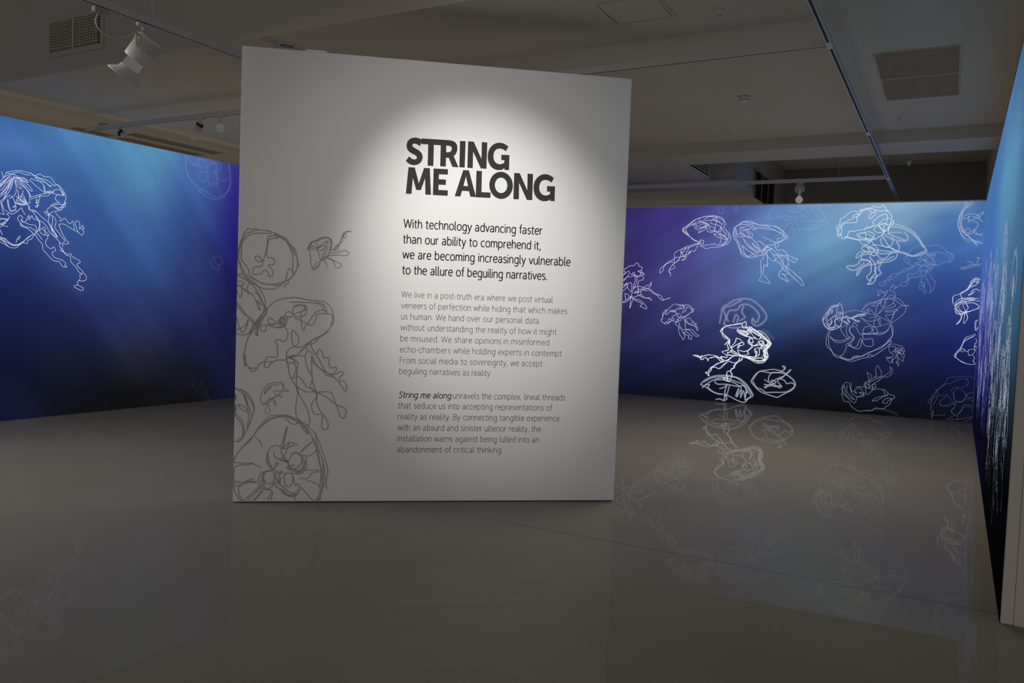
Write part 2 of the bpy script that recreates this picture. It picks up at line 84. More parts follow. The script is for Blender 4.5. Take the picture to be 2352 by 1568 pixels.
  ('back', 11, 'a2', 'pale ringed jellyfish drawing cut off in the top right corner', '8957,3253 8940,3192 8904,3100 8875,3007 8872,2929 8898,2836 8929,2758 8988,2681 9031,2650/9024,3252 8974,3176 8924,3099 8902,3007 8908,2898 8933,2820 9012,2743 9124,2658 9206,2642/9065,3251 9014,3190 8950,3130 8920,3053 8920,2929 8954,2805 9041,2712 9132,2635/8977,3253 8955,3160 8887,3038 8887,2914 8913,2805 8972,2727 9070,2665 9140,2611/8929,3022 8994,3067 9088,3066 9131,3019 9079,2989 9013,2959 9016,3036 8971,2998 8929,3006/9053,2974 9136,2927 9114,2850 9075,2820 9118,2773 9199,2758/9104,3035 9155,3080 9194,3095 9145,3019/9195,2949 9132,3004 9050,3036/8953,2820 9005,2859 9041,2820 9009,2789 8967,2820/8916,2883 8969,2789 9068,2696 9178,2658/8984,2758 9063,2789 9088,2835 9145,2773 9198,2788'),
  ('back', 20, 'b1', 'short blurred branching arm at the right end, mid height', '8942,2277 9010,2294 9089,2326 9142,2334 9196,2342/9025,2379 9087,2356 9116,2326/8957,2254 9038,2278 9130,2311 9197,2319/9148,2357 9165,2404 9150,2434 9189,2419'),
  ('back', 8, 'w3', 'white jellyfish drawing meeting the right end below mid height', '9198,2126 9141,2125 9089,2078 9067,2000 9016,1936 8950,1896 8883,1863 8874,1776 8891,1714/9199,2111 9128,2102 9104,2047 9055,1968 8963,1904 8995,1827/9183,2095 9159,2033 9120,2017 9067,1984/9200,2065 9130,2079 9078,2031 9049,1953/9205,1941 9163,1971 9123,1955 9100,1892 9066,1883 9112,1908 9150,1948/8905,1715 8915,1778 8981,1826 9089,1837 9143,1831 9118,1800 9011,1781 8931,1747 8907,1683 8964,1639 9046,1626 9126,1660 9204,1702 9196,1740 9120,1769 9012,1749/9208,1833 9103,1830 8983,1795 8918,1731/9210,1795 9091,1806 8972,1748 8921,1668 8979,1608 9100,1644/8999,1749 9016,1687 9074,1627/9039,1766 9070,1689 9006,1625 8947,1700/8901,1668 8943,1763 9036,1813 9145,1808/8951,1622 8996,1562 8973,1483 8934,1442/9007,1601 8984,1514 8933,1447/9034,1610 9032,1516 9035,1462 9065,1533 9069,1580 9047,1618/8908,1652 8938,1606 8994,1593 9074,1627 9166,1669 9209,1686/9208,1516 9183,1492 9180,1414 9196,1368 9214,1415'),
  ('back', 8, 'a3', 'half round jellyfish drawing at the right end, low down', '9186,1313 9133,1287 9067,1253 9037,1189 9026,1126 8982,1060 8931,987 8961,949 9033,891 9116,865 9197,863/9193,1298 9121,1256 9056,1205 9020,1110 8969,1044 8945,980 8990,920 9088,871/9174,1274 9082,1222 9038,1157 9003,1062 8957,1012 8947,948/9010,1046 9029,1086 9056,1080 9051,1049 9018,1039/9064,1065 9106,1044 9118,1076 9171,1087 9200,1057 9162,1008 9122,998 9106,1036/9211,1105 9196,1135 9184,1103 9212,1074/9196,1244 9207,1229 9206,1182 9180,1165 9196,1135/9162,1008 9198,964 9181,916 9210,871'),
  ('back', 12, 'w3', 'white jellyfish drawing at the left end, partly behind the text wall', '3738,2164 3777,2184 3817,2194 3846,2228 3905,2249 3955,2254 3984,2283 4023,2295 4044,2274 4051,2236 4107,2217 4112,2203 4094,2174 4110,2141 4151,2108 4137,2093 4070,2140 4030,2151 4060,2159 4100,2150 4082,2111 4083,2082 4034,2067 3993,2086 3966,2129 3923,2089 3962,2099 3994,2071 4025,2043 4019,1956 3992,1897 3964,1843 3971,1916 3988,1984 3984,2061 3954,2070 3904,2050 3849,2049 3795,2009 3745,1989/3778,2164 3805,2136 3791,2097 3777,2087/3742,2066 3782,2087 3830,2126 3870,2146 3881,2117 3854,2059 3786,1980/4030,2043 4064,2067 4113,2083 4133,2074 4141,2016 4116,2001 4057,1985 4044,1946 4048,1860 4057,1783 4044,1734/3964,1843 4032,1893 4112,1885 4162,1867 4232,1855 4282,1837 4333,1790 4394,1753 4453,1746 4494,1699 4514,1676 4552,1686 4628,1713 4543,1674 4495,1666 4435,1697 4394,1744 4314,1789 4262,1836 4194,1825 4144,1823 4124,1842 4074,1841 4035,1821 3987,1771/4124,1842 4171,1892 4219,1912 4259,1918 4276,1966 4287,1942 4279,1904 4241,1864 4163,1843 4095,1813 3997,1771/3987,1771 4047,1787 4105,1813 4103,1755 4069,1735 3980,1703/4069,1735 4120,1707 4180,1690 4280,1678 4305,1655/4098,1750 4139,1727 4180,1690 4259,1687 4290,1664/3939,1721 4002,1675 4083,1648 4144,1611 4207,1546 4223,1518 4199,1502 4128,1534 4102,1552 4136,1582 4104,1610 4003,1646 3951,1683 3921,1682 3939,1721/3927,1779 3934,1837 3935,1925 3909,1953 3869,1933 3856,1903 3873,1846 3905,1808 3931,1799/3964,1838 3938,1741 3911,1682 3853,1621 3788,1600/3788,1600 3822,1640 3852,1651 3900,1701 3939,1721/3826,1767 3818,1727 3830,1679 3852,1655/3817,1757 3858,1748 3888,1739 3890,1710/3926,1682 3916,1575 3919,1502 3946,1576 3967,1664/3748,1940 3800,1912 3849,1947 3791,1868/3752,1852 3786,1873 3840,1913 3852,1874 3784,1804'),
  ('back', 10, 'a3', 'small grey jellyfish drawing, lower left', '4482,1326 4509,1375 4506,1432 4542,1491 4599,1512 4654,1571 4710,1606 4787,1594 4882,1602 4949,1595 4997,1564 5018,1518 5036,1537 5029,1480 4992,1470 4947,1430 4892,1395 4835,1388 4789,1358 4761,1347 4781,1320 4734,1303 4666,1315 4620,1275 4563,1258 4513,1280 4483,1307 4482,1326/4501,1327 4525,1433 4580,1502 4555,1424 4603,1436 4630,1475 4697,1487 4762,1527 4800,1519 4836,1568 4874,1569 4859,1493 4841,1464 4897,1494 4913,1551 4969,1553 5009,1508 4983,1469 4928,1429 4873,1390/4789,1566 4845,1587 4866,1550 4819,1529 4798,1566/4629,1494 4677,1505 4736,1469 4707,1468 4640,1475/4726,1469 4748,1422 4691,1401 4678,1372 4703,1354 4695,1316/4765,1452 4824,1421 4825,1397 4778,1386 4762,1423 4775,1457/4609,1303 4626,1342 4675,1334 4610,1274/4543,1271 4580,1297 4610,1274/4761,1338 4809,1330 4845,1379 4892,1390/4752,1318 4746,1261 4795,1225 4802,1283 4762,1319/4795,1225 4799,1150 4821,1084 4851,1048 4877,1011 4904,1041 4896,1098 4846,1161 4805,1216/4814,1226 4873,1182 4921,1174 5015,1184 5064,1153 5103,1108 5142,1091 5115,1066 5067,1078 5028,1123 4968,1177 4902,1183/4886,1125 4932,1137 4991,1102 5026,1066 5014,1014 4970,1035 4983,1078 4925,1085 4876,1125/4865,1370 4896,1305 4900,1230 4931,1175 4923,1146/4894,1353 4925,1297 4983,1262 5040,1255 5089,1220 5110,1174 5122,1203 5087,1248 5030,1264 4953,1299 4903,1362/4902,1391 4931,1364 4978,1380 4989,1338 5027,1330 5019,1301 5057,1303 5077,1266 5095,1295'),
  ('back', 9, 'w', 'brilliant white jellyfish drawing with a dense scribbled bell, low centre', '5497,1172 5530,1234 5599,1273 5715,1302 5842,1331 5899,1352 5912,1322 5903,1263 5857,1249 5837,1319/5537,1216 5539,1162 5596,1092 5658,1035 5648,999 5675,916 5700,882 5678,856/5519,1209 5599,1267 5738,1303 5831,1325/5503,1172 5561,1091 5634,1046 5661,976/5579,953 5624,998 5659,1011 5626,950 5642,878 5560,850 5556,825 5617,781 5613,744 5517,756 5568,687/5915,1263 5984,1266 6019,1244 6078,1211 6124,1214 6194,1182 6253,1126 6302,1046 6321,1012 6284,963 6252,914 6268,832 6281,786 6250,725 6195,692 6092,691 5998,732 5928,764 5857,783 5761,837 5701,870 5678,856/5929,1204 5996,1255 6067,1199 6161,1156 6232,1089 6292,1022 6271,985 6229,924 6234,830 6259,773 6216,734 6114,716 6021,746 5927,776 5845,783/5985,1231 6068,1176 6175,1098 6256,1055 6304,1011 6240,936 6210,852 6226,759 6159,731 6044,735 5915,787/6020,1238 6113,1190 6208,1123 6280,1045 6310,999 6262,938 6220,876 6247,795 6205,722/5915,1251 5974,1230 6043,1222 6139,1143 6220,1100 6270,1009 6194,934/5772,1221 5779,1185 5840,1140 5922,1115 5980,1100 5960,1051 5961,1016 6021,972 6078,975 6122,1013 6181,980 6160,944 6184,921/5771,1227 5824,1211 5894,1203 5942,1169 5920,1156 5860,1201 5802,1186 5863,1142 5945,1122 6004,1089 6041,1032 6019,1007 5972,1028 5982,1076 6061,1092 6013,1137 5987,1207/5784,1203 5862,1159 5933,1133 5965,1182 5952,1217 5907,1180 5837,1188/6061,1092 6119,1072 6163,1109 6104,1142 6022,1185 5975,1218/6110,1036 6189,1052 6202,1005 6146,1002 6110,1036/5971,1052 5997,994 6056,962 6135,978 6193,957/6184,921 6126,942 6070,915 6072,868 6097,834 6076,785 5973,790/6138,919 6142,836 6087,797 6107,858 6082,892/6021,972 5979,898 5888,857 5805,888 5801,852 5845,795/6045,949 5957,873 5971,826 5914,799/6196,910 6210,840 6190,792/6171,956 6215,982 6272,962 6208,899 6244,854 6213,793 6269,797/6230,912 6267,844 6258,796/5938,788 6043,759 6180,768 6250,737/6178,1027 6237,984 6280,1033/5675,916 5752,1017 5762,1065 5808,1067 5869,1023 5882,976 5849,956 5802,959 5793,911 5825,955 5812,984 5869,1011/5699,906 5755,957 5846,1010/5666,868 5738,824 5845,795 5914,799/5065,753 5145,752 5183,718 5266,759 5337,782 5446,758 5543,716 5627,697 5695,749 5740,788 5646,794 5632,830 5679,844/5072,747 5158,722 5218,750/5177,717 5209,683 5279,724 5324,672 5323,702 5375,736 5459,735 5521,684 5569,681/5695,749 5639,698 5522,654 5441,612 5372,559 5385,524 5340,460 5348,418 5285,474 5327,483 5366,547 5443,570 5503,556 5583,622 5651,686/5663,687 5746,663 5815,685 5872,724 5870,760/5835,758 5826,710 5771,634 5750,585 5694,521 5721,463 5701,377 5667,350 5583,386 5617,407 5660,386 5639,457 5647,518 5694,521 5704,558 5750,585 5748,621 5815,685/5740,788 5811,780 5869,784/5530,751 5568,687'),
  ('back', 45, 'b1', 'faint blurred jellyfish drawing above the brilliant white one, low centre', '5479,1316 5496,1437 5514,1570 5605,1633 5719,1708 5869,1731 5996,1705 6103,1626 6175,1546 6225,1454 6185,1358 6097,1295 6016,1315/5550,1307 5591,1440 5634,1526 5750,1542 5816,1628 5931,1632 6038,1564 6111,1461 6083,1354/5619,1346 5567,1451 5538,1558 5676,1623 5812,1699/5702,1337 5731,1458 5779,1424 5760,1340/5805,1365 5883,1428 5833,1509 5852,1605/6003,1338 6011,1410 6060,1341/5551,1295 5695,1241 5891,1274'),
  ('back', 50, 'b0', 'very faint blurred arc right of the dense scribbled bell', '6169,1228 6261,1197 6320,1129 6350,1095/6300,1081 6240,1160 6182,1193'),
  ('back', 26, 'b2', 'blurred grey jellyfish drawing touching the floor, with ribbed bell', '5216,267 5285,346 5402,415 5521,442 5686,448 5852,412 5973,313 6047,212 6074,142 6006,101 5952,25 5847,40 5703,100 5607,128 5512,132 5390,171 5291,236 5216,267/5244,208 5336,301 5453,371 5594,405 5761,369 5904,308 6002,196 6040,128 5962,61/5289,261 5361,279 5339,228 5439,151 5560,124/5442,333 5492,289 5646,300 5835,279 5927,298 5979,182/5453,358 5595,369 5762,333 5883,259/5531,219 5601,249 5647,288 5617,177 5644,107 5694,280/5796,119 5837,243 5820,109 5884,235 5879,102 5920,214 5948,108 5967,205 5951,60/5481,33 5540,50 5612,32 5620,117 5658,60 5612,20/5263,308 5404,391 5593,429 5782,419 5938,323 6061,165'),
  ('back', 24, 'b3', 'blurred grey round jellyfish drawing with a knotted centre, near the floor', '6038,390 6091,489 6168,554 6269,578 6392,599 6528,567 6620,503 6700,439 6721,359 6675,286 6589,232 6503,178 6459,151 6369,167 6265,194 6172,234 6088,310 6040,366 6038,390/6061,403 6135,528 6191,555 6305,540 6417,548 6540,544 6666,472 6726,371 6632,271 6544,240 6388,227 6275,218 6205,260 6124,289 6062,380/6312,399 6308,469 6361,544 6473,557 6516,590 6547,627 6512,660 6557,651 6548,604/6243,423 6289,397 6335,377 6390,416 6444,455 6553,510 6637,598 6626,603 6532,485 6446,420 6494,353 6406,323 6336,365/6246,346 6315,340 6393,357 6485,306 6517,343 6451,327 6338,330 6261,288 6259,312 6337,353/6478,458 6557,429 6593,384 6669,402 6715,370/6345,413 6381,368 6425,395 6367,426'),
  ('back', 12, 'w2', 'small pale grey jellyfish drawing facing left with a beaded tail', '7319,1704 7298,1674 7289,1597 7283,1540 7264,1472 7273,1376 7320,1340 7354,1360 7368,1438 7372,1534 7358,1619 7342,1676 7319,1704/7311,1675 7241,1663 7188,1642 7155,1583 7130,1543 7089,1465 7087,1416 7113,1350 7161,1294 7224,1282 7295,1310 7346,1341 7362,1380/7302,1675 7215,1633 7165,1574 7140,1525 7107,1465 7092,1407 7132,1331 7197,1296 7259,1299 7329,1331/7290,1559 7344,1561 7372,1524/7276,1491 7319,1531 7337,1523 7303,1483 7262,1424/7217,1604 7211,1547 7167,1535 7151,1496 7135,1457 7163,1429 7198,1450 7241,1490 7267,1501/7127,1428 7165,1391 7202,1373 7209,1412 7217,1431 7218,1403 7185,1353 7148,1371 7120,1389/7166,1545 7190,1603 7210,1566/7139,1370 7177,1324 7232,1317 7284,1338/7253,1414 7265,1357 7232,1317 7177,1324/7288,1444 7348,1475 7391,1496 7435,1503 7489,1481 7566,1522 7635,1544 7695,1551 7688,1522 7627,1515 7576,1503 7490,1471 7419,1478 7366,1466 7324,1426/7523,1501 7566,1513 7592,1533 7627,1524 7652,1544 7679,1526/7507,1482 7561,1446 7614,1439 7598,1419 7553,1436 7507,1472/7377,1429 7414,1401 7460,1375 7440,1403 7404,1430/7447,1451 7479,1423 7476,1404 7443,1441 7446,1460'),
  ('back', 16, 'a2', 'large round jellyfish drawing with a clover-shaped centre', '7372,1534 7449,1575 7553,1598 7659,1582 7746,1567/7180,1276 7157,1188 7149,1091 7175,1015 7233,950 7291,867 7372,843 7462,820 7542,806 7628,840 7748,876 7833,900 7932,972 8013,1043 8069,1121 8075,1159 8034,1129 7946,1039 7829,976 7719,922 7626,869 7540,844 7452,839 7363,852/7207,1277 7189,1189 7180,1102 7202,1026 7241,960 7280,905 7362,871 7488,822 7565,865 7694,901 7778,954 7903,1027 8010,1108 8074,1187 8094,1272 8090,1356 8070,1411/8045,1410 8075,1327 8088,1234 8041,1157 7962,1059/7541,835 7556,874 7642,898/7755,896 7788,926 7832,919/7203,1180 7250,1134 7331,1120 7410,1133 7479,1175/7213,1161 7269,1107 7350,1092 7438,1116 7489,1156/7442,1364 7439,1269 7469,1194 7524,1158/7425,1364 7348,1303 7396,1228 7457,1164/7478,1356 7483,1261 7539,1197 7541,1159 7492,1099 7503,1043 7602,1005 7653,1032 7657,1118 7681,1157/7497,1329 7540,1350 7586,1314 7633,1240 7668,1232 7681,1318 7722,1358 7774,1356 7802,1314 7788,1266 7711,1244 7677,1233 7679,1185 7724,1159 7801,1173 7829,1127 7824,1070 7756,1047 7694,1082 7663,1166 7629,1145 7616,1068 7592,1029 7530,1035 7510,1081 7542,1140 7548,1188 7502,1234 7490,1300 7497,1329/7504,1358 7531,1359 7546,1407 7573,1389 7601,1352/7676,1242 7763,1246 7882,1262 7967,1275 8024,1325 8045,1401/7808,1362 7822,1268 7882,1262 7862,1317 7826,1363/7676,1252 7772,1237 7901,1244 7976,1266 8032,1325/7451,1030 7429,952 7396,902 7361,881/7432,1058 7475,1079 7503,1043 7450,1049'),
  ('back', 13, 'a2', 'tangled jellyfish drawing tilted up to the right above the large round one', '7641,1591 7680,1668 7738,1718 7823,1739 7898,1779 7990,1805 8082,1813 8159,1787 8212,1733 8250,1660 8229,1585 8174,1509 8085,1440 8044,1429 7953,1387 7852,1359 7755,1388 7683,1441 7629,1487/7649,1601 7722,1689 7823,1730 7907,1775 8016,1787 8101,1776 8163,1722 8231,1697 8289,1703 8198,1686 8134,1637 8088,1543 8061,1429/7676,1583 7742,1633 7728,1585 7778,1615 7797,1578 7858,1552 7916,1592 7948,1640 8005,1680 8078,1729 8084,1785 8097,1850 8070,1896 8017,1932 8071,2017 8024,1960/7783,1681 7824,1711 7900,1742 7826,1673 7783,1681/7907,1770 7852,1674 7840,1570/7915,1770 7902,1704 7938,1668 7962,1697 7949,1771/7883,1572 7945,1687 7989,1819 8038,1853 8090,1822/7976,1594 8117,1637 8135,1619 8018,1596 7975,1604 8015,1643 8106,1683 8061,1737/7987,1548 8079,1561 8094,1599 8082,1505/7859,1534 7921,1498 8009,1455 8051,1448 8007,1493 7980,1520 7995,1548/7859,1534 7821,1457 7817,1362/7879,1487 7883,1422 7910,1395 7900,1488/7750,1491 7835,1514 7868,1534/7646,1487 7735,1444 7838,1457 7904,1498/7608,1543 7694,1565 7833,1542 7859,1534/7906,1789 7946,1837 7977,1884 7975,1917 7935,1883 7882,1924 7849,1900 7859,1862 7918,1883 7952,1874 7946,1827/7852,1843 7868,1853 7873,1835 7848,1839'),
  ('back', 7, 'a3', 'tiny wiry jellyfish drawing below the large round one', '8042,1073 8070,1093 8137,1101 8180,1085 8231,1074 8260,1010 8264,918 8259,857 8225,868 8190,904 8162,949 8118,993 8094,963 8048,1026 8042,1073/8055,1064 8131,1059 8142,1013 8176,1005 8233,1037 8199,1044 8157,1051 8134,1003 8186,969 8230,934 8257,898/8185,987 8237,962 8251,1010 8201,1016/8150,1023 8203,979 8170,958 8218,1008 8175,1033/8102,964 8113,918 8064,886 8022,884 8030,898 8081,897 8048,876 8058,839 8081,812/8154,948 8140,900 8099,860 8127,825 8119,810 8084,841 8123,890/8171,940 8183,875 8166,809 8188,773 8194,820 8169,827'),
  ('back', 14, 'a1', 'upside-down grey jellyfish drawing with leaf-like arms, near the floor', '7412,372 7437,435 7473,474 7511,461 7553,449 7546,403 7554,343 7583,335 7630,318 7609,357 7645,390 7682,393 7712,355 7733,306 7667,326 7768,335 7756,379 7763,420 7727,417 7616,408/7412,372 7434,313 7417,280 7438,231 7465,167 7526,167 7566,110 7635,55 7701,35 7764,51 7865,65 7908,109 7981,106 8035,111 8052,132 8105,167 8137,240 8174,293 8150,326 8087,335 8038,391 7983,407 7902,396 7857,377 7805,322 7751,298 7707,274 7643,258 7595,275 7556,312 7553,363 7532,402 7521,442/7447,416 7432,353 7444,293 7514,227 7582,172 7620,165 7635,217 7652,259 7726,265 7733,296/7494,429 7488,358 7500,298 7559,251 7608,205 7570,222 7483,276 7460,355 7452,416/7866,207 7883,248 7954,284 8025,310 8032,341 7993,398/7857,211 7920,221 8008,289 8069,324/8012,209 8045,262 8135,269 8083,225 8058,193 8013,199 8012,209/8077,345 8062,293/7763,420 7751,480 7804,524 7866,569 7937,594 7991,608 8078,674 8098,715 8078,754 8111,726 8105,666 8063,603 7992,588 7923,523 7870,489 7845,436 7875,393/7809,424 7797,483 7885,540 7956,575 7971,646 7949,705 7906,762 7887,691 7904,622 7865,579/7765,647 7792,573 7805,504/7765,647 7827,606 7821,555/7733,468 7798,463 7818,434 7764,410 7733,468/7741,489 7804,514/7844,456 7879,479 7896,430 7855,432 7844,456/7764,410 7875,393'),
  ('back', 9, 'a0', 'large dim jellyfish drawing in the bottom right corner', '9210,657 9158,682 9092,682 8984,660 8891,653 8860,603 8821,532 8756,468 8699,405 8669,334 8665,236 8652,166 8681,110 8694,23/9136,642 9085,648 8986,612 8905,557 8821,532 8740,447 8760,391 8715,270 8677,188 8707,112 8684,61 8678,12/8722,465 8717,397 8664,265 8630,252 8636,292 8745,360/9102,649 9137,614 9124,545 9052,492 9115,420 9103,332 9038,288 8977,321 8956,397 8993,487 9026,499 8975,514 8935,473 8957,378 8987,303 9088,302/8770,372 8872,380 8917,335 8962,281 9088,302/8872,380 8816,317 8776,265 8813,219 8906,228 8989,264 8976,195 8935,162 8955,116 9023,103 9078,175 9090,254 9173,261 9223,275/8777,246 8838,222 8946,270 8990,245 8944,153 8971,117/9023,103 9027,25/8998,100 8875,11/9023,103 9108,236 9200,234 9223,198/8918,15 9101,52 9208,86/8692,62 8871,88/9120,15 9177,49 9216,92/9116,400 9163,443 9217,457/9078,330 9151,365 9213,380/9115,420 9160,356 9212,322/8657,78 8707,112'),
  ('back', 40, 'b00', 'barely visible blurred arc at the foot of the wall', '7783,48 7856,59 7928,86 8018,94 8100,77 8182,54 8220,28'),
  ('left', 12, 'w3', 'large white jellyfish drawing with a fan-ribbed bell', '4496,2737 4519,2669 4542,2730 4597,2748 4662,2773 4719,2768 4776,2767 4805,2762 4835,2742 4893,2771 4952,2755 5023,2746 5084,2684 5136,2661 5188,2597 5194,2536 5179,2462 5148,2407 5097,2380 5047,2364 5001,2329 4986,2377 5016,2416 5066,2448 5138,2457 5158,2439 5097,2401 5076,2429/4796,2770 4874,2733 4953,2725 5013,2704 5054,2669 5105,2677 5146,2611 5178,2575 5157,2567 5106,2575 5075,2530 5106,2494 5127,2486 5066,2468 5026,2433/5199,2495 5179,2452 5138,2396 5056,2426/5148,2448 5200,2485 5179,2442 5107,2412 5087,2430/5054,2589 5064,2620 5136,2630 5178,2575 5065,2575 5054,2599/5136,2630 5157,2582 5183,2565/4796,2691 4806,2708 4874,2688 4953,2685 5003,2662 5034,2656 5013,2648 4953,2695 4884,2719 4844,2728 4894,2686 4944,2643 4964,2586 5024,2594 5044,2577 4974,2582 4964,2561 4885,2615 4796,2686/4943,2653 4954,2575/4984,2579 5024,2605 5044,2577 4994,2570/4798,2499 4875,2529 4954,2555 5004,2577/4803,2475 4895,2517 4994,2545 5014,2573/4478,2624 4533,2680 4597,2719 4663,2710 4701,2647 4749,2586 4788,2522 4798,2474 4789,2433 4760,2420/4542,2730 4606,2730 4672,2760 4738,2741 4796,2750/4616,2703 4711,2620 4778,2550 4803,2494/4616,2703 4758,2646 4812,2585 4788,2576 4710,2659 4635,2696/4616,2693 4664,2593 4701,2589 4644,2659/4607,2682 4534,2565 4479,2490/4597,2690 4506,2599 4479,2557/4616,2683 4570,2560 4479,2461/4625,2675 4645,2571 4636,2501 4571,2454/4616,2693 4589,2573 4534,2468 4480,2404/4635,2696 4758,2685 4768,2657 4663,2691/4644,2697 4729,2701 4758,2666/4597,2671 4561,2578 4497,2492/4579,2697 4497,2608 4479,2586/4588,2708 4524,2640 4478,2605/4607,2672 4552,2538 4516,2437/4588,2660 4506,2551 4479,2528/4560,2685 4479,2576/4721,2562 4702,2510 4674,2467 4664,2564/4646,2483 4693,2490 4740,2457 4760,2420 4722,2405 4665,2427 4646,2454 4684,2439 4750,2428 4731,2504 4702,2520/4655,2465 4712,2463 4750,2438 4703,2412 4665,2417/4664,2476 4722,2434 4769,2431 4693,2450/4637,2424 4693,2401 4760,2410/4627,2422 4656,2406 4722,2415 4770,2401 4780,2363 4799,2365 4789,2403/4589,2495 4534,2459 4507,2417 4480,2394/4562,2443 4591,2311 4647,2347 4637,2385 4609,2362/4553,2442 4581,2339 4656,2338/4599,2487 4637,2404 4628,2364/4489,2395 4508,2311 4522,2274 4481,2288/4498,2396 4526,2332 4582,2300 4600,2283 4656,2318 4703,2373 4722,2336 4747,2299/4572,2289 4549,2277 4573,2250 4536,2188 4482,2134/4481,2231 4536,2217 4563,2240 4509,2176 4481,2154/4481,2211 4527,2226 4554,2210 4500,2165/4481,2182 4518,2148 4564,2147/4482,2105 4500,2059/4482,2019 4537,2004 4603,1961 4659,1956 4725,1996 4782,2056 4840,2096 4845,2081 4811,2028 4773,2015 4764,1984 4716,1980 4650,1926 4584,1925 4519,1954 4483,1980/4482,1999 4556,1967 4621,1943 4697,1969 4763,2024 4821,2079 4830,2100 4762,2153 4724,2159 4695,2195/4482,2009 4547,1976 4603,1951 4706,1960/4482,2028 4547,2005/4575,1925 4519,1983/4649,1975 4658,2015 4696,2058 4668,2016/4695,2166 4690,2205 4666,2241 4685,2287 4709,2271 4704,2226 4742,2210 4761,2252 4785,2299 4781,2244/4695,2235 4742,2210 4791,2195 4859,2192 4874,2134/4705,2177 4762,2163 4820,2154 4869,2104 4929,2039/4695,2205 4724,2159/4780,2363 4828,2349 4867,2343 4818,2362/4809,2351 4843,2320 4858,2282 4898,2227 4894,2156 4860,2103/4809,2287 4790,2255 4814,2297 4839,2260 4918,2239 4978,2195 5019,2128 5101,2054 5132,2015/4866,2493 4896,2447 4857,2452 4886,2415 4852,2411 4872,2394 4876,2444 4861,2482/4905,2538 4896,2477 4866,2473/4867,2343 4927,2280 4997,2237 5049,2161 5100,2084 5059,2111 5018,2189/4868,2293 4908,2218 4899,2136 4939,2090 4999,2080 4974,2012 4990,1963 5036,1941 5066,1959 5081,1929 5051,1896 5072,1847 5165,1822 5207,1784 5197,1752 5218,1738 5166,1745 5124,1799 5052,1815 4991,1872 4945,1929 4940,1979 4890,2035 4860,2093 4899,2146 4958,2177 4964,2102 5009,2096 4928,2159/4951,2353 4986,2357 5007,2329 5002,2248 5038,2160 5100,2084/4951,2353 4997,2308 5001,2329 5047,2293 5048,2182 5111,2075/5047,2324 5078,2286 5094,2247 5079,2195 5120,2138 5162,2090 5194,2052 5153,2012 5132,2015 5138,1965 5195,1897/5119,2230 5181,2231 5266,2198 5351,2154 5395,2127 5416,2176 5394,2206 5415,2208 5404,2238 5362,2202 5371,2277 5339,2294 5318,2261 5351,2154/5308,2176 5286,2278 5265,2260 5233,2262 5191,2304 5160,2275 5129,2272 5139,2303 5098,2329 5082,2358/5119,2230 5151,2140 5204,2063 5236,2014 5174,1998 5163,1977/5133,1933 5195,1907 5227,1889 5258,1896 5280,1861 5366,1825 5377,1805 5334,1771 5411,1701 5455,1640 5434,1597 5369,1583/5153,1966 5206,1887 5259,1870 5270,1808 5335,1739 5357,1698 5411,1675 5379,1657 5379,1615 5342,1545 5413,1500 5397,1468 5305,1517 5342,1545'),
  ('left', 9, 'a1', 'faint round jellyfish drawing with a clover centre under the top edge', '6801,3317 6796,3214 6821,3102 6883,3009 6993,2895 7088,2842 7199,2804 7312,2805 7426,2847 7507,2953 7554,3069 7526,3201 7514,3322/6824,3321 6812,3152 6852,3043 6961,2955 7087,2895 7231,2835 7344,2837 7442,2890 7522,2996 7527,3160 7498,3319/6840,3273 6894,3211 6986,3213 6970,3256 7015,3303 7109,3306 7143,3206 7002,3209 7015,3290/7143,3206 7204,3283 7285,3283 7287,3177 7239,3156 7289,3097 7323,3022 7195,2976 7162,3038 7152,3142 7112,3149 7027,3122 7021,3043 7068,3017 7131,3033 7135,3179/7189,3260 7236,3301 7293,3258 7280,3162 7306,3059 7211,2998/6847,3274 6925,3223 7001,3229/7316,3315 7383,3259 7304,3166 7354,3093 7437,3072 7518,3159/7307,3033 7342,2930 7409,2859/7086,2908 7199,2844/7008,2897 7055,2903 7071,2866 7009,2871'),
  ('left', 40, 'b00', 'barely visible blurred jellyfish drawing beside the text wall', '7267,1981 7331,2012 7414,1991 7415,1923 7335,1837 7253,1872 7235,1939 7267,1981/7300,1956 7334,1891 7383,1907/7351,1838 7369,1771'),
  ('left', 10, 'a00', 'dim tentacle drawing at the foot of the wall', '6973,303 6964,270 6986,231 6989,201 7010,175 7070,145/6986,269 6989,235/7121,307 7122,239 7131,174/7101,291 7085,237 7093,185 7155,130 7186,85/7239,214 7214,168 7195,110 7207,58/7144,156 7180,137 7186,102 7212,57 7264,1 7198,3/7127,13 7146,58 7187,16/7207,62 7264,1/7075,136 7146,75 7182,34 7178,4'),
]
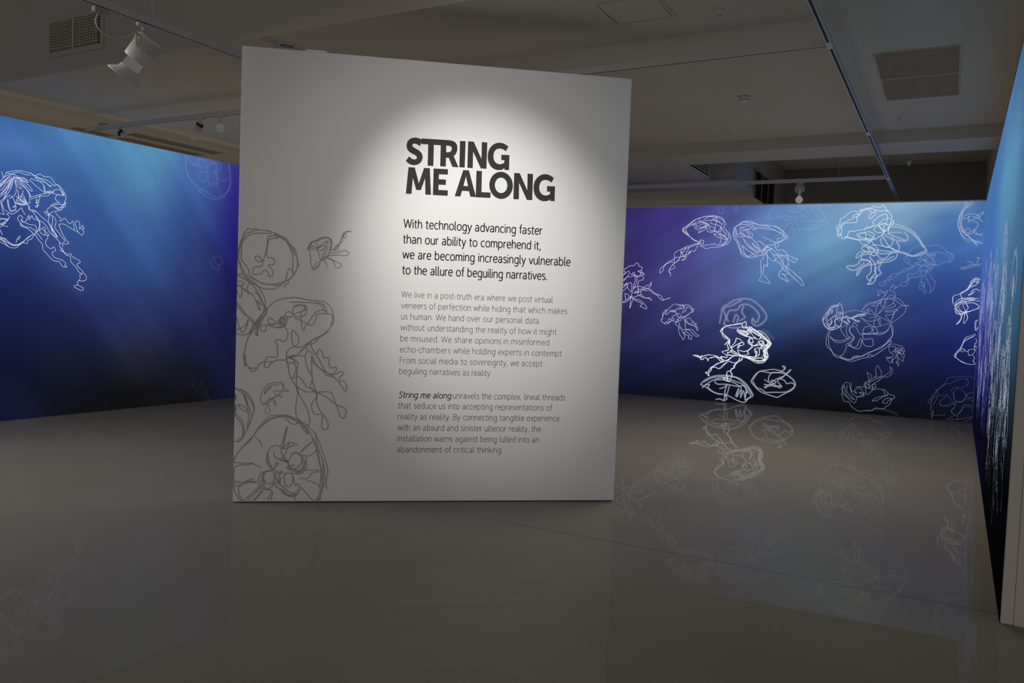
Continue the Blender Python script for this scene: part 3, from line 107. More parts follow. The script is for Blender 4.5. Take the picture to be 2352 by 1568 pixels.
TITLE_LETTERS = [
  ('S', '12702,26717 12532,26815 12347,26849 12190,26848 11983,26797 11804,26681 11679,26506 11633,26295 11650,26087 11739,25911 11884,25775 12070,25673 12266,25581 12374,25494 12403,25407 12358,25321 12255,25278 12097,25293 11948,25372 11840,25480 11611,25131 11751,25000 11937,24902 12147,24858 12340,24881 12537,24961 12700,25113 12789,25302 12815,25487 12766,25693 12667,25832 12506,25963 12320,26054 12160,26138 12058,26219 12045,26323 12100,26389 12204,26417 12362,26386 12495,26317 12607,26251'),
  ('T', '12678,26825 14110,26835 14107,26426 13606,26424 13613,24889 13196,24889 13190,26427 12670,26417'),
  ('R', '14110,26835 14639,26835 14878,26820 15093,26756 15241,26619 15321,26440 15334,26231 15293,26018 15204,25828 15085,25704 15463,24912 15011,24915 14724,25554 14522,25552 14528,24905 14114,24905 14107,26437|14514,26433 14732,26432 14855,26383 14917,26282 14916,26166 14856,26046 14747,25971 14520,25956'),
  ('I', '15510,26842 15921,26844 15922,24920 15522,24916'),
  ('N', '16108,26841 16524,26854 17141,25639 17125,26864 17534,26865 17538,24938 17118,24933 16507,26125 16517,24921 16115,24917'),
  ('G', '19126,26672 18931,26791 18711,26883 18466,26908 18225,26865 17986,26743 17804,26556 17667,26308 17606,26040 17605,25775 17658,25487 17781,25230 17966,25040 18214,24923 18485,24903 18728,24955 18875,25082 18880,24943 19228,24949 19225,26046 18617,26038 18621,25645 18865,25645 18855,25469 18712,25380 18551,25332 18360,25357 18195,25453 18080,25620 18030,25829 18038,26042 18096,26242 18215,26388 18374,26467 18563,26480 18783,26415 18944,26314'),
  ('M', '11812,24690 12273,24694 12601,23573 12939,24699 13365,24711 13511,22787 13100,22778 13042,23956 12764,23084 12422,23080 12150,23928 12091,22772 11678,22764'),
  ('E', '13640,24712 14698,24722 14695,24327 14049,24318 14045,23955 14575,23956 14572,23566 14042,23560 14044,23176 14739,23180 14730,22784 13649,22779'),
  ('A', '15822,24735 16244,24740 16831,22820 16412,22818 16297,23214 15783,23210 15669,22790 15252,22787|16035,24283 16214,23580 15877,23575'),
  ('L', '16802,24743 17211,24743 17227,23199 17908,23207 17906,22813 16805,22803'),
  ('O', '19565,23813 19559,23656 19533,23502 19485,23355 19417,23219 19331,23096 19229,22991 19113,22906 18987,22842 18853,22801 18715,22785 18576,22794 18440,22826 18309,22883 18188,22962 18079,23060 17985,23177 17908,23309 17850,23452 17812,23603 17796,23759 17801,23915 17828,24068 17876,24215 17943,24350 18028,24472 18130,24577 18245,24663 18371,24727 18504,24768 18642,24785 18780,24777 18917,24745 19047,24689 19169,24611 19278,24513 19373,24396 19451,24265 19510,24121 19548,23969|19145,23800 19143,23711 19129,23623 19104,23540 19068,23462 19023,23393 18970,23333 18909,23285 18842,23249 18772,23226 18699,23216 18626,23221 18554,23240 18485,23272 18421,23317 18363,23374 18313,23440 18272,23515 18241,23597 18221,23683 18212,23772 18215,23861 18229,23948 18254,24031 18289,24108 18334,24178 18387,24237 18448,24286 18514,24322 18585,24345 18657,24355 18731,24350 18802,24331 18871,24299 18936,24255 18993,24199 19044,24132 19085,24057 19116,23975 19136,23889'),
  ('N', '19633,24762 20048,24766 20664,23541 20645,24771 21062,24771 21071,22829 20664,22827 20025,24054 20050,22830 19634,22827'),
  ('G', '22666,24558 22467,24697 22242,24790 21992,24812 21756,24771 21529,24649 21343,24466 21204,24217 21143,23945 21143,23676 21198,23384 21324,23134 21513,22946 21766,22826 22033,22803 22280,22855 22430,22971 22435,22853 22785,22846 22774,23951 22159,23946 22164,23538 22413,23536 22409,23369 22263,23274 22082,23231 21887,23263 21734,23373 21617,23543 21570,23755 21583,23971 21648,24163 21763,24304 21926,24373 22119,24385 22327,24322 22486,24214'),
]
TEXT_LINES = [
  ('intro', 'With technology advancing faster', 1.1582, 2.0253, 2.1931, 2.0343),
  ('intro', 'than our ability to comprehend it,', 1.1581, 1.9133, 2.1865, 1.9208),
  ('intro', 'we are becoming increasingly vulnerable', 1.157, 1.8015, 2.4199, 1.8095),
  ('intro', 'to the allure of beguiling narratives.', 1.1579, 1.6882, 2.244, 1.6961),
  ('body', 'We live in a post-truth era where we post virtual', 1.1579, 1.5182, 2.2946, 1.5241),
  ('body', 'veneers of perfection while hiding that which makes', 1.1581, 1.4376, 2.4112, 1.4427),
  ('body', 'us human. We hand over our personal data', 1.159, 1.3573, 2.1943, 1.3624),
  ('body', 'without understanding the reality of how it might', 1.1573, 1.2758, 2.3327, 1.2822),
  ('body', 'be misused. We share opinions in misinformed', 1.1597, 1.1957, 2.2809, 1.2002),
  ('body', 'echo-chambers while holding experts in contempt.', 1.1589, 1.116, 2.3912, 1.1183),
  ('body', 'From social media to sovereignty, we accept', 1.1591, 1.0346, 2.2333, 1.0376),
  ('body', 'beguiling narratives as reality.', 1.1602, 0.9557, 1.8473, 0.9562),
  ('ital', 'String me along', 1.1622, 0.7814, 1.5468, 0.7784),
  ('close', 'unravels the complex, lineal threads', 1.5611, 0.7796, 2.4226, 0.7824),
  ('close', 'that seduce us into accepting representations of', 1.1608, 0.7009, 2.3225, 0.7013),
  ('close', 'reality as reality. By connecting tangible experience', 1.1597, 0.6199, 2.3843, 0.6195),
  ('close', 'with an absurd and sinister ulterior reality, the', 1.1593, 0.5378, 2.2415, 0.5372),
  ('close', 'installation warns against being lulled into an', 1.1608, 0.4551, 2.2291, 0.4559),
  ('close', 'abandonment of critical thinking.', 1.1607, 0.3741, 1.9524, 0.3742),
]
MURAL_COLUMNS = {
 'left': [(4.483, [(0.0181, (19, 22, 49)), (0.1698, (17, 19, 42)), (0.3133, (21, 28, 62)), (0.4561, (28, 40, 90)), (0.5839, (40, 63, 120)), (0.7392, (47, 74, 140)), (0.8235, (54, 88, 153)), (0.9075, (74, 111, 170)), (0.9982, (57, 99, 160))]), (5.36, [(0.007, (16, 17, 23)), (0.0777, (17, 18, 28)), (0.2341, (26, 31, 58)), (0.3896, (35, 45, 91)), (0.5441, (49, 71, 128)), (0.6976, (54, 84, 145)), (0.8503, (64, 104, 160)), (1, (79, 133, 186))]), (6.213, [(0, (17, 17, 17)), (0.0581, (18, 18, 20)), (0.2267, (35, 38, 58)), (0.3942, (40, 55, 101)), (0.5606, (53, 80, 137)), (0.7258, (66, 101, 157)), (0.8572, (83, 133, 177)), (0.9717, (88, 147, 185))]), (6.926, [(0.0059, (17, 17, 19)), (0.1313, (22, 24, 39)), (0.3095, (32, 37, 75)), (0.4864, (42, 55, 104)), (0.662, (49, 69, 128)), (0.8364, (61, 90, 154)), (0.9838, (75, 109, 170))]), (7.651, [(0.0061, (17, 20, 40)), (0.2143, (23, 26, 58)), (0.402, (28, 28, 76)), (0.5512, (32, 30, 93)), (0.6811, (36, 33, 112)), (0.8654, (44, 39, 123)), (0.9844, (53, 47, 128))])],
 'back': [(3.862, [(0.0097, (14, 17, 33)), (0.1243, (22, 26, 55)), (0.3532, (39, 39, 79)), (0.5814, (52, 45, 101)), (0.8088, (54, 47, 108)), (0.9677, (50, 43, 100))]), (4.71, [(0.019, (16, 17, 32)), (0.1418, (27, 29, 60)), (0.3647, (46, 47, 96)), (0.5869, (66, 62, 120)), (0.7864, (66, 61, 128)), (0.9676, (62, 53, 126))]), (5.443, [(0.0151, (15, 16, 27)), (0.157, (24, 26, 51)), (0.3747, (51, 58, 105)), (0.5917, (75, 83, 137)), (0.7866, (77, 89, 151)), (0.9723, (76, 83, 151))]), (6.213, [(0.0132, (15, 15, 20)), (0.1728, (20, 23, 42)), (0.3215, (33, 45, 82)), (0.491, (63, 92, 142)), (0.5968, (77, 110, 160)), (0.7868, (89, 122, 175)), (0.9764, (88, 118, 171))]), (7.132, [(0.0166, (13, 13, 15)), (0.2537, (24, 31, 56)), (0.3977, (43, 59, 101)), (0.5414, (71, 101, 151)), (0.6643, (88, 129, 167)), (0.7973, (103, 148, 182)), (0.9749, (113, 146, 186))]), (8.063, [(0.0114, (13, 13, 18)), (0.1712, (20, 23, 45)), (0.3108, (28, 36, 77)), (0.47, (43, 60, 113)), (0.609, (54, 79, 141)), (0.7676, (72, 110, 170)), (0.8665, (117, 154, 188)), (0.9752, (134, 167, 197))]), (8.822, [(0.013, (13, 14, 24)), (0.1685, (17, 22, 53)), (0.3238, (25, 33, 85)), (0.4787, (39, 55, 117)), (0.614, (49, 75, 141)), (0.7876, (65, 103, 166)), (0.9031, (77, 118, 174)), (0.9762, (126, 159, 194))]), (9.228, [(0.0145, (13, 15, 32)), (0.1391, (17, 22, 55)), (0.2731, (21, 30, 81)), (0.4259, (31, 43, 107)), (0.6166, (52, 79, 145)), (0.7877, (69, 107, 173)), (0.9755, (67, 108, 166))])],
 'right': [(3.934, [(0.0, (8, 9, 40)), (0.1066, (10, 11, 24)), (0.1845, (15, 16, 64)), (0.2533, (19, 20, 100)), (0.3929, (36, 42, 127)), (0.5053, (54, 84, 162)), (0.6751, (68, 104, 181)), (1, (71, 118, 162))]), (6.342, [(0.0, (4, 4, 5)), (0.0326, (6, 6, 7)), (0.1495, (9, 10, 13)), (0.219, (14, 17, 26)), (0.2977, (23, 33, 57)), (0.3877, (39, 62, 98)), (0.4916, (61, 95, 141)), (0.6129, (82, 128, 168)), (0.7882, (91, 145, 182)), (0.9285, (80, 122, 166))]), (7.745, [(0.0, (4, 4, 5)), (0.1798, (8, 8, 10)), (0.2355, (14, 17, 21)), (0.297, (29, 43, 53)), (0.358, (43, 70, 88)), (0.4411, (57, 91, 116)), (0.5729, (73, 108, 144)), (0.6755, (86, 133, 169)), (0.768, (90, 137, 176)), (0.9578, (63, 99, 132))]), (8.93, [(0, (3, 3, 4)), (0.2, (4, 5, 6)), (0.26, (13, 18, 24)), (0.33, (30, 45, 57)), (0.45, (50, 80, 102)), (0.58, (62, 102, 138)), (0.8, (56, 98, 130)), (1, (45, 86, 112))])],
}


# ---------------------------------------------------------------- helpers
def lin(c):
    return tuple(((x / 255.0) / 12.92 if x / 255.0 <= 0.04045 else ((x / 255.0 + 0.055) / 1.055) ** 2.4) for x in c)

def link(o):
    scene.collection.objects.link(o)
    return o

def tag(o, label=None, cat=None, group=None, kind=None):
    if label: o['label'] = label
    if cat: o['category'] = cat
    if group: o['group'] = group
    if kind: o['kind'] = kind
    return o

def mat(name, color, rough=0.6, spec=0.3, metal=0.0, bump=0.0, bscale=60.0, vary=0.0, vscale=3.0):
    m = bpy.data.materials.new(name)
    m.use_nodes = True
    nt = m.node_tree
    b = nt.nodes['Principled BSDF']
    b.inputs['Base Color'].default_value = (*color, 1)
    b.inputs['Roughness'].default_value = rough
    b.inputs['Specular IOR Level'].default_value = spec
    b.inputs['Metallic'].default_value = metal
    tc = nt.nodes.new('ShaderNodeTexCoord')
    if vary:
        n = nt.nodes.new('ShaderNodeTexNoise'); n.inputs['Scale'].default_value = vscale; n.inputs['Detail'].default_value = 4
        nt.links.new(tc.outputs['Object'], n.inputs['Vector'])
        r = nt.nodes.new('ShaderNodeValToRGB')
        r.color_ramp.elements[0].position = 0.3; r.color_ramp.elements[1].position = 0.7
        r.color_ramp.elements[0].color = (*[c * (1 - vary) for c in color], 1)
        r.color_ramp.elements[1].color = (*[min(1, c * (1 + vary)) for c in color], 1)
        nt.links.new(n.outputs['Fac'], r.inputs['Fac'])
        nt.links.new(r.outputs['Color'], b.inputs['Base Color'])
    if bump:
        n = nt.nodes.new('ShaderNodeTexNoise'); n.inputs['Scale'].default_value = bscale; n.inputs['Detail'].default_value = 3
        nt.links.new(tc.outputs['Object'], n.inputs['Vector'])
        bp = nt.nodes.new('ShaderNodeBump'); bp.inputs['Strength'].default_value = bump; bp.inputs['Distance'].default_value = 0.01
        nt.links.new(n.outputs['Fac'], bp.inputs['Height'])
        nt.links.new(bp.outputs['Normal'], b.inputs['Normal'])
    return m

def emit_mat(name, color, strength=1.0, alpha=1.0):
    m = bpy.data.materials.new(name)
    m.use_nodes = True
    nt = m.node_tree
    nt.nodes.clear()
    out = nt.nodes.new('ShaderNodeOutputMaterial')
    e = nt.nodes.new('ShaderNodeEmission')
    e.inputs['Color'].default_value = (*color, 1)
    e.inputs['Strength'].default_value = strength
    if alpha < 1:
        t = nt.nodes.new('ShaderNodeBsdfTransparent')
        mx = nt.nodes.new('ShaderNodeMixShader')
        mx.inputs[0].default_value = alpha
        nt.links.new(t.outputs[0], mx.inputs[1]); nt.links.new(e.outputs[0], mx.inputs[2])
        nt.links.new(mx.outputs[0], out.inputs['Surface'])
    else:
        nt.links.new(e.outputs[0], out.inputs['Surface'])
    m.cycles.emission_sampling = 'NONE' if strength * max(color) < 0.9 and alpha < 1 else 'AUTO'
    return m

def mesh_obj(name, bm, material, parent=None, smooth=False):
    me = bpy.data.meshes.new(name)
    bmesh.ops.recalc_face_normals(bm, faces=bm.faces[:]) if smooth else None
    bm.to_mesh(me); bm.free()
    if material: me.materials.append(material)
    if smooth:
        for p in me.polygons: p.use_smooth = True
    o = link(bpy.data.objects.new(name, me))
    if parent: o.parent = parent
    return o

def box(bm, x0, x1, y0, y1, z0, z1):
    v = [bm.verts.new(p) for p in ((x0, y0, z0), (x1, y0, z0), (x1, y1, z0), (x0, y1, z0), (x0, y0, z1), (x1, y0, z1), (x1, y1, z1), (x0, y1, z1))]
    for f in ((3, 2, 1, 0), (4, 5, 6, 7), (0, 1, 5, 4), (1, 2, 6, 5), (2, 3, 7, 6), (3, 0, 4, 7)):
        bm.faces.new([v[i] for i in f])

def bevel_box(bm, x0, x1, y0, y1, z0, z1, r=0.003):
    b2 = bmesh.new(); box(b2, x0, x1, y0, y1, z0, z1)
    bmesh.ops.bevel(b2, geom=b2.edges[:], offset=r, segments=2, affect='EDGES')
    me = bpy.data.meshes.new('tmp'); b2.to_mesh(me); b2.free(); bm.from_mesh(me); bpy.data.meshes.remove(me)

def lathe(bm, prof, M=None, n=28, cap=True):
    """prof = [(radius, z)...] revolved about local z, placed by matrix M"""
    M = M or Matrix.Identity(4)
    rings = []
    for r, z in prof:
        rings.append([bm.verts.new(M @ Vector((r * math.cos(2 * math.pi * i / n), r * math.sin(2 * math.pi * i / n), z))) for i in range(n)])
    for a, b in zip(rings, rings[1:]):
        for i in range(n):
            bm.faces.new((a[i], a[(i + 1) % n], b[(i + 1) % n], b[i]))
    if cap:
        bm.faces.new(rings[0][::-1]); bm.faces.new(rings[-1])

def tube(bm, pts, r, n=10):
    pts = [Vector(p) for p in pts]
    rings = []
    for i, p in enumerate(pts):
        d = (pts[min(i + 1, len(pts) - 1)] - pts[max(i - 1, 0)]).normalized()
        a = d.orthogonal().normalized(); b = d.cross(a)
        if rings:
            a = pa - d * pa.dot(d); a.normalize(); b = d.cross(a)
        pa = a
        rings.append([bm.verts.new(p + r * (math.cos(2 * math.pi * k / n) * a + math.sin(2 * math.pi * k / n) * b)) for k in range(n)])
    for x, y in zip(rings, rings[1:]):
        for k in range(n):
            bm.faces.new((x[k], x[(k + 1) % n], y[(k + 1) % n], y[k]))
    bm.faces.new(rings[0][::-1]); bm.faces.new(rings[-1])

def frame_to(loc, direction):
    """matrix whose local +z runs along direction"""
    d = Vector(direction).normalized()
    return Matrix.Translation(Vector(loc)) @ d.to_track_quat('Z', 'Y').to_matrix().to_4x4()

def smooth_line(pts, sub=4):
    if len(pts) < 3: return pts
    closed = (Vector(pts[0]) - Vector(pts[-1])).length < 1e-6
    n = len(pts); out = []
    for i in range(n - 1):
        p1, p2 = Vector(pts[i]), Vector(pts[i + 1])
        p0 = Vector(pts[i - 1]) if i > 0 else (Vector(pts[-2]) if closed else p1)
        p3 = Vector(pts[i + 2]) if i + 2 < n else (Vector(pts[1]) if closed else p2)
        for k in range(sub):
            t = k / sub
            out.append(0.5 * ((2 * p1) + (p2 - p0) * t + (2 * p0 - 5 * p1 + 4 * p2 - p3) * t * t + (3 * p1 - p0 - 3 * p2 + p3) * t ** 3))
    out.append(Vector(pts[-1]))
    return out

def ribbon(bm, pts, w, y, cap=0.3):
    """flat pen stroke of width w in the local x-z plane at depth y, broken at sharp turns"""
    Q = []
    for p in pts:
        p = Vector((p[0], p[1]))
        if not Q or (p - Q[-1]).length > 1e-5: Q.append(p)
    if len(Q) < 2: return
    run = [Q[0]]
    for i in range(1, len(Q)):
        run.append(Q[i])
        if i == len(Q) - 1 or (Q[i] - Q[i - 1]).normalized().dot((Q[i + 1] - Q[i]).normalized()) < 0.25:
            stroke(bm, run, w, y, cap); run = [Q[i]]

def stroke(bm, Q, w, y, cap):
    L = []
    n = len(Q)
    for i, p in enumerate(Q):
        d0 = (p - Q[i - 1]).normalized() if i > 0 else None
        d1 = (Q[i + 1] - p).normalized() if i < n - 1 else None
        d = (d0 + d1) if d0 is not None and d1 is not None else (d0 if d0 is not None else d1)
        d = d.normalized()
        nn = Vector((-d.y, d.x))
        ref = d1 if d1 is not None else d0
        o = nn * (w * 0.5 / max(0.7, abs(nn.dot(Vector((-ref.y, ref.x))))))
        q = p
        if cap and i == 0: q = p - d * w * cap
        if cap and i == n - 1: q = p + d * w * cap
        L.append((bm.verts.new((q.x + o.x, y, q.y + o.y)), bm.verts.new((q.x - o.x, y, q.y - o.y))))
    for a, b in zip(L, L[1:]):
        bm.faces.new((a[0], a[1], b[1], b[0]))

def ring_box(bm, x0, x1, y0, y1, z0, z1, t, plane='xy'):
    """rectangular frame of bar width t, built without overlapping pieces"""
    if plane == 'xy':
        box(bm, x0, x1, y0, y0 + t, z0, z1); box(bm, x0, x1, y1 - t, y1, z0, z1)
        box(bm, x0, x0 + t, y0 + t, y1 - t, z0, z1); box(bm, x1 - t, x1, y0 + t, y1 - t, z0, z1)
    elif plane == 'xz':
        box(bm, x0, x1, y0, y1, z0, z0 + t); box(bm, x0, x1, y0, y1, z1 - t, z1)
        box(bm, x0, x0 + t, y0, y1, z0 + t, z1 - t); box(bm, x1 - t, x1, y0, y1, z0 + t, z1 - t)
    else:
        box(bm, x0, x1, y0, y1, z0, z0 + t); box(bm, x0, x1, y0, y1, z1 - t, z1)
        box(bm, x0, x1, y0, y0 + t, z0 + t, z1 - t); box(bm, x0, x1, y1 - t, y1, z0 + t, z1 - t)

# ---------------------------------------------------------------- materials
M_ceil = mat('ceiling_paint', (0.42, 0.385, 0.325), 0.9, 0.1, bump=0.03, bscale=25, vary=0.03, vscale=0.8)
M_wall = mat('wall_paint', (0.58, 0.53, 0.49), 0.85, 0.15, bump=0.03, bscale=40, vary=0.02, vscale=1.5)
M_panel = mat('panel_paint', (0.82, 0.81, 0.79), 0.8, 0.12, bump=0.01, bscale=50, vary=0.01, vscale=2)
M_dark = mat('charcoal_wall', (0.24, 0.225, 0.20), 0.9, 0.1, vary=0.15, vscale=0.6)
M_black = mat('matt_black', (0.012, 0.011, 0.01), 0.7, 0.2, vary=0.1)
M_white = mat('white_enamel', (0.47, 0.45, 0.42), 0.45, 0.4, vary=0.03)
M_slot = mat('track_slot', (0.02, 0.018, 0.016), 0.6, 0.2, vary=0.1)
M_grey = mat('grey_plastic', (0.30, 0.29, 0.27), 0.5, 0.4, vary=0.05)
M_tan = mat('tan_board', (0.235, 0.175, 0.12), 0.8, 0.15, vary=0.08, vscale=6)
M_brown = mat('brown_diffuser', (0.20, 0.15, 0.095), 0.7, 0.2, vary=0.1, vscale=9)
M_cream = mat('cream_grille', (0.50, 0.45, 0.34), 0.6, 0.25, vary=0.05, vscale=9)
M_dkvent = mat('vent_cavity', (0.02, 0.016, 0.014), 0.9, 0.05, vary=0.1)
M_ink = mat('grey_ink', (0.40, 0.395, 0.38), 0.8, 0.1, vary=0.03)
M_text = mat('charcoal_lettering', (0.040, 0.039, 0.038), 0.75, 0.15, vary=0.05)
M_body = mat('dark_grey_lettering', (0.095, 0.09, 0.085), 0.75, 0.15, vary=0.05)
M_edge = mat('mural_edge', (0.75, 0.70, 0.65), 0.8, 0.2, vary=0.03)
M_navy = mat('navy_trim', (0.035, 0.075, 0.13), 0.7, 0.2, vary=0.05)
M_lens = emit_mat('lamp_glow', (0.11, 0.108, 0.10), 1.0)
M_bulb = emit_mat('bulb_glow', (0.22, 0.212, 0.20), 1.0)

def floor_mat():
    m = bpy.data.materials.new('polished_concrete')
    m.use_nodes = True
    nt = m.node_tree; N = nt.nodes; K = nt.links
    b = N['Principled BSDF']
    tc = N.new('ShaderNodeTexCoord')
    n1 = N.new('ShaderNodeTexNoise'); n1.inputs['Scale'].default_value = 0.9; n1.inputs['Detail'].default_value = 6
    n2 = N.new('ShaderNodeTexNoise'); n2.inputs['Scale'].default_value = 14; n2.inputs['Detail'].default_value = 3
    for n in (n1, n2): K.new(tc.outputs['Object'], n.inputs['Vector'])
    r = N.new('ShaderNodeValToRGB')
    r.color_ramp.elements[0].position = 0.3; r.color_ramp.elements[1].position = 0.75
    r.color_ramp.elements[0].color = (0.168, 0.161, 0.145, 1); r.color_ramp.elements[1].color = (0.194, 0.185, 0.167, 1)
    K.new(n1.outputs['Fac'], r.inputs['Fac'])
    # saw-cut joint across the floor at the room opening
    sp = N.new('ShaderNodeSeparateXYZ'); K.new(tc.outputs['Object'], sp.inputs[0])
    wob = N.new('ShaderNodeMath'); wob.operation = 'MULTIPLY_ADD'; wob.inputs[1].default_value = 0.03; wob.inputs[2].default_value = -4.79
    K.new(n1.outputs['Fac'], wob.inputs[0])
    s = N.new('ShaderNodeMath'); s.operation = 'ADD'; K.new(sp.outputs['Y'], s.inputs[0]); K.new(wob.outputs[0], s.inputs[1])
    a = N.new('ShaderNodeMath'); a.operation = 'ABSOLUTE'; K.new(s.outputs[0], a.inputs[0])
    mr = N.new('ShaderNodeMapRange'); mr.inputs['From Min'].default_value = 0.006; mr.inputs['From Max'].default_value = 0.014
    mr.inputs['To Min'].default_value = 0.72; mr.inputs['To Max'].default_value = 1.0
    K.new(a.outputs[0], mr.inputs['Value'])
    mx = N.new('ShaderNodeMix'); mx.data_type = 'RGBA'; mx.blend_type = 'MULTIPLY'; mx.inputs['Factor'].default_value = 1.0
    xr = N.new('ShaderNodeMapRange'); xr.inputs['From Min'].default_value = -2.7; xr.inputs['From Max'].default_value = -2.2
    xr.inputs['To Min'].default_value = 1.0; xr.inputs['To Max'].default_value = 0.0
    K.new(sp.outputs['X'], xr.inputs['Value'])
    mm = N.new('ShaderNodeMath'); mm.operation = 'MAXIMUM'; K.new(mr.outputs['Result'], mm.inputs[0]); K.new(xr.outputs['Result'], mm.inputs[1])
    K.new(r.outputs['Color'], mx.inputs['A']); K.new(mm.outputs[0], mx.inputs['B'])
    K.new(mx.outputs['Result'], b.inputs['Base Color'])
    rr = N.new('ShaderNodeMapRange'); rr.inputs['To Min'].default_value = 0.012; rr.inputs['To Max'].default_value = 0.03
    K.new(n2.outputs['Fac'], rr.inputs['Value']); K.new(rr.outputs['Result'], b.inputs['Coat Roughness'])
    b.inputs['Roughness'].default_value = 0.6
    b.inputs['Specular IOR Level'].default_value = 0.0
    b.inputs['Coat Weight'].default_value = 0.46
    b.inputs['Coat IOR'].default_value = 1.15
    return m
M_floor = floor_mat()

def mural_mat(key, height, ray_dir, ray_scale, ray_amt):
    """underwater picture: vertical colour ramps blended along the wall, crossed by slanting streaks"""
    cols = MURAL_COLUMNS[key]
    m = bpy.data.materials.new('underwater_glow_' + key)
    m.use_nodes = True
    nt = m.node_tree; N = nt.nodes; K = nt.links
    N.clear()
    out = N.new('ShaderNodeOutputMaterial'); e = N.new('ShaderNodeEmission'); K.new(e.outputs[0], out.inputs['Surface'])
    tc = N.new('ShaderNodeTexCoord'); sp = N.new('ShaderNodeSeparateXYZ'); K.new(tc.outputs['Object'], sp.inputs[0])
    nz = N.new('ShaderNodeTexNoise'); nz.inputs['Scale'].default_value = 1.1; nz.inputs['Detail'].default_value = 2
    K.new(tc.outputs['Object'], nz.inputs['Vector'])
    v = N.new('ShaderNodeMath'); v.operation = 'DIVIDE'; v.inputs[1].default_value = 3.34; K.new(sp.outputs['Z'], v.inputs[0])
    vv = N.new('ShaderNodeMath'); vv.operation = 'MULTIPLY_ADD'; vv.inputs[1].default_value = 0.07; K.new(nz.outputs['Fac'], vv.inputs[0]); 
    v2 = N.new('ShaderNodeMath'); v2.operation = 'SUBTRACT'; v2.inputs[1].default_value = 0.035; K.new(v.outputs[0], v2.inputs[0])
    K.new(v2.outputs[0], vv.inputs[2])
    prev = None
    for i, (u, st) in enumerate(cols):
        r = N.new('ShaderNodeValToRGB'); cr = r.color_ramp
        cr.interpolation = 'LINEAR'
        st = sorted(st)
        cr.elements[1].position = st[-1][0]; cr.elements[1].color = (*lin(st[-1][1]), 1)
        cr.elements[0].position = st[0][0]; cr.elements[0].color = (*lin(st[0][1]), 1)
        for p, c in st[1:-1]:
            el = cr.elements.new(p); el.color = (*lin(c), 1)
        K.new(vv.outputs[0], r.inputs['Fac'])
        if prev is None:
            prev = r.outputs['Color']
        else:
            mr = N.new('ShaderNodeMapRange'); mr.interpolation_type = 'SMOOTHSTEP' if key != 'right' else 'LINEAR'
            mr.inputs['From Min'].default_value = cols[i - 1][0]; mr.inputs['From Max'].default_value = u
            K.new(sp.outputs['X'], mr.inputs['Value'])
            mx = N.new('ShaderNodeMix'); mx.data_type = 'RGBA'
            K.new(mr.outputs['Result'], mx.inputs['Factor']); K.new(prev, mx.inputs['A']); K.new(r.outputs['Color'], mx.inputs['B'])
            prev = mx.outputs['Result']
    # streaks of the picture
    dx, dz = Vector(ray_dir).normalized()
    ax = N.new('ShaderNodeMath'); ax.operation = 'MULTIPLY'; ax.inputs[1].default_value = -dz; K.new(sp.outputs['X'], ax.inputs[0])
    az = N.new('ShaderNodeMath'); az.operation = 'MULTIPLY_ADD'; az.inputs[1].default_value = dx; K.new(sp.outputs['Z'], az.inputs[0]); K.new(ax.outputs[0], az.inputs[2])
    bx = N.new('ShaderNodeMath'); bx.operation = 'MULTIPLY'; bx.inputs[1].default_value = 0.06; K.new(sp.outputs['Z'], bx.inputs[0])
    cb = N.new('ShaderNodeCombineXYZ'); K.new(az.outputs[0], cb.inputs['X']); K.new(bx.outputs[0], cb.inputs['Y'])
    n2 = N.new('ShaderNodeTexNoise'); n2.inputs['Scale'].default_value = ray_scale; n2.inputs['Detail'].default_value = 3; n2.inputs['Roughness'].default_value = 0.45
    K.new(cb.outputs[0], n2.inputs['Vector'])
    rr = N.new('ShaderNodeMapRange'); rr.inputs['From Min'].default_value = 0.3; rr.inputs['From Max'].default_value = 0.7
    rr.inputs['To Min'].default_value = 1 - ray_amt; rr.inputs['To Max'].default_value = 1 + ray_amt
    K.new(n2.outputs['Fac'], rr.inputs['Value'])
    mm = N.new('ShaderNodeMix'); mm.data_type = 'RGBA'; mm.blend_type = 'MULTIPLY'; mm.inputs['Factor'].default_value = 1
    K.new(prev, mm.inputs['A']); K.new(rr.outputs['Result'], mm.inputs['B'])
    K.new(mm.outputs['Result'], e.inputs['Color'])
    e.inputs['Strength'].default_value = 1.0  # picture emits by itself, standing in for light falling on it
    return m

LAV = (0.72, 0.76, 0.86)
STYLE = {  # mural strokes emit as well, in place of light falling on them
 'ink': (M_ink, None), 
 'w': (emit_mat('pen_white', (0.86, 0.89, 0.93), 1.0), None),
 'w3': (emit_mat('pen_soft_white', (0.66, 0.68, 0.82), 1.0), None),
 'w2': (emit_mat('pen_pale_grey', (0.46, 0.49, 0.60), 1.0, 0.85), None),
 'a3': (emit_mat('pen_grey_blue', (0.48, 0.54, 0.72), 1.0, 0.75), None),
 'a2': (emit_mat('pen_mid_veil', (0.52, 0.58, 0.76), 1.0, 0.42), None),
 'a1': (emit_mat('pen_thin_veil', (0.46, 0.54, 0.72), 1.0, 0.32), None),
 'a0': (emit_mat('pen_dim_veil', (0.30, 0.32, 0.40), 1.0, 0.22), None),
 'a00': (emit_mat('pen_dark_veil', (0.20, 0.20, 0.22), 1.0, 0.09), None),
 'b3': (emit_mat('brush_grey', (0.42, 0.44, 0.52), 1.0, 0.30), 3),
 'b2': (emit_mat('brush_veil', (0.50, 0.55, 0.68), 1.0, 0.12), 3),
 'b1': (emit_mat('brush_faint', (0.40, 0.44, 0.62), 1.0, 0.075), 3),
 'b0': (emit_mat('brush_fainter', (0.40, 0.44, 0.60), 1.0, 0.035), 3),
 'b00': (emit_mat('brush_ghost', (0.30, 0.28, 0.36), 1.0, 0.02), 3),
}

# ---------------------------------------------------------------- room shell
def struct(name, bm, m):
    return tag(mesh_obj(name, bm, m), kind='structure')

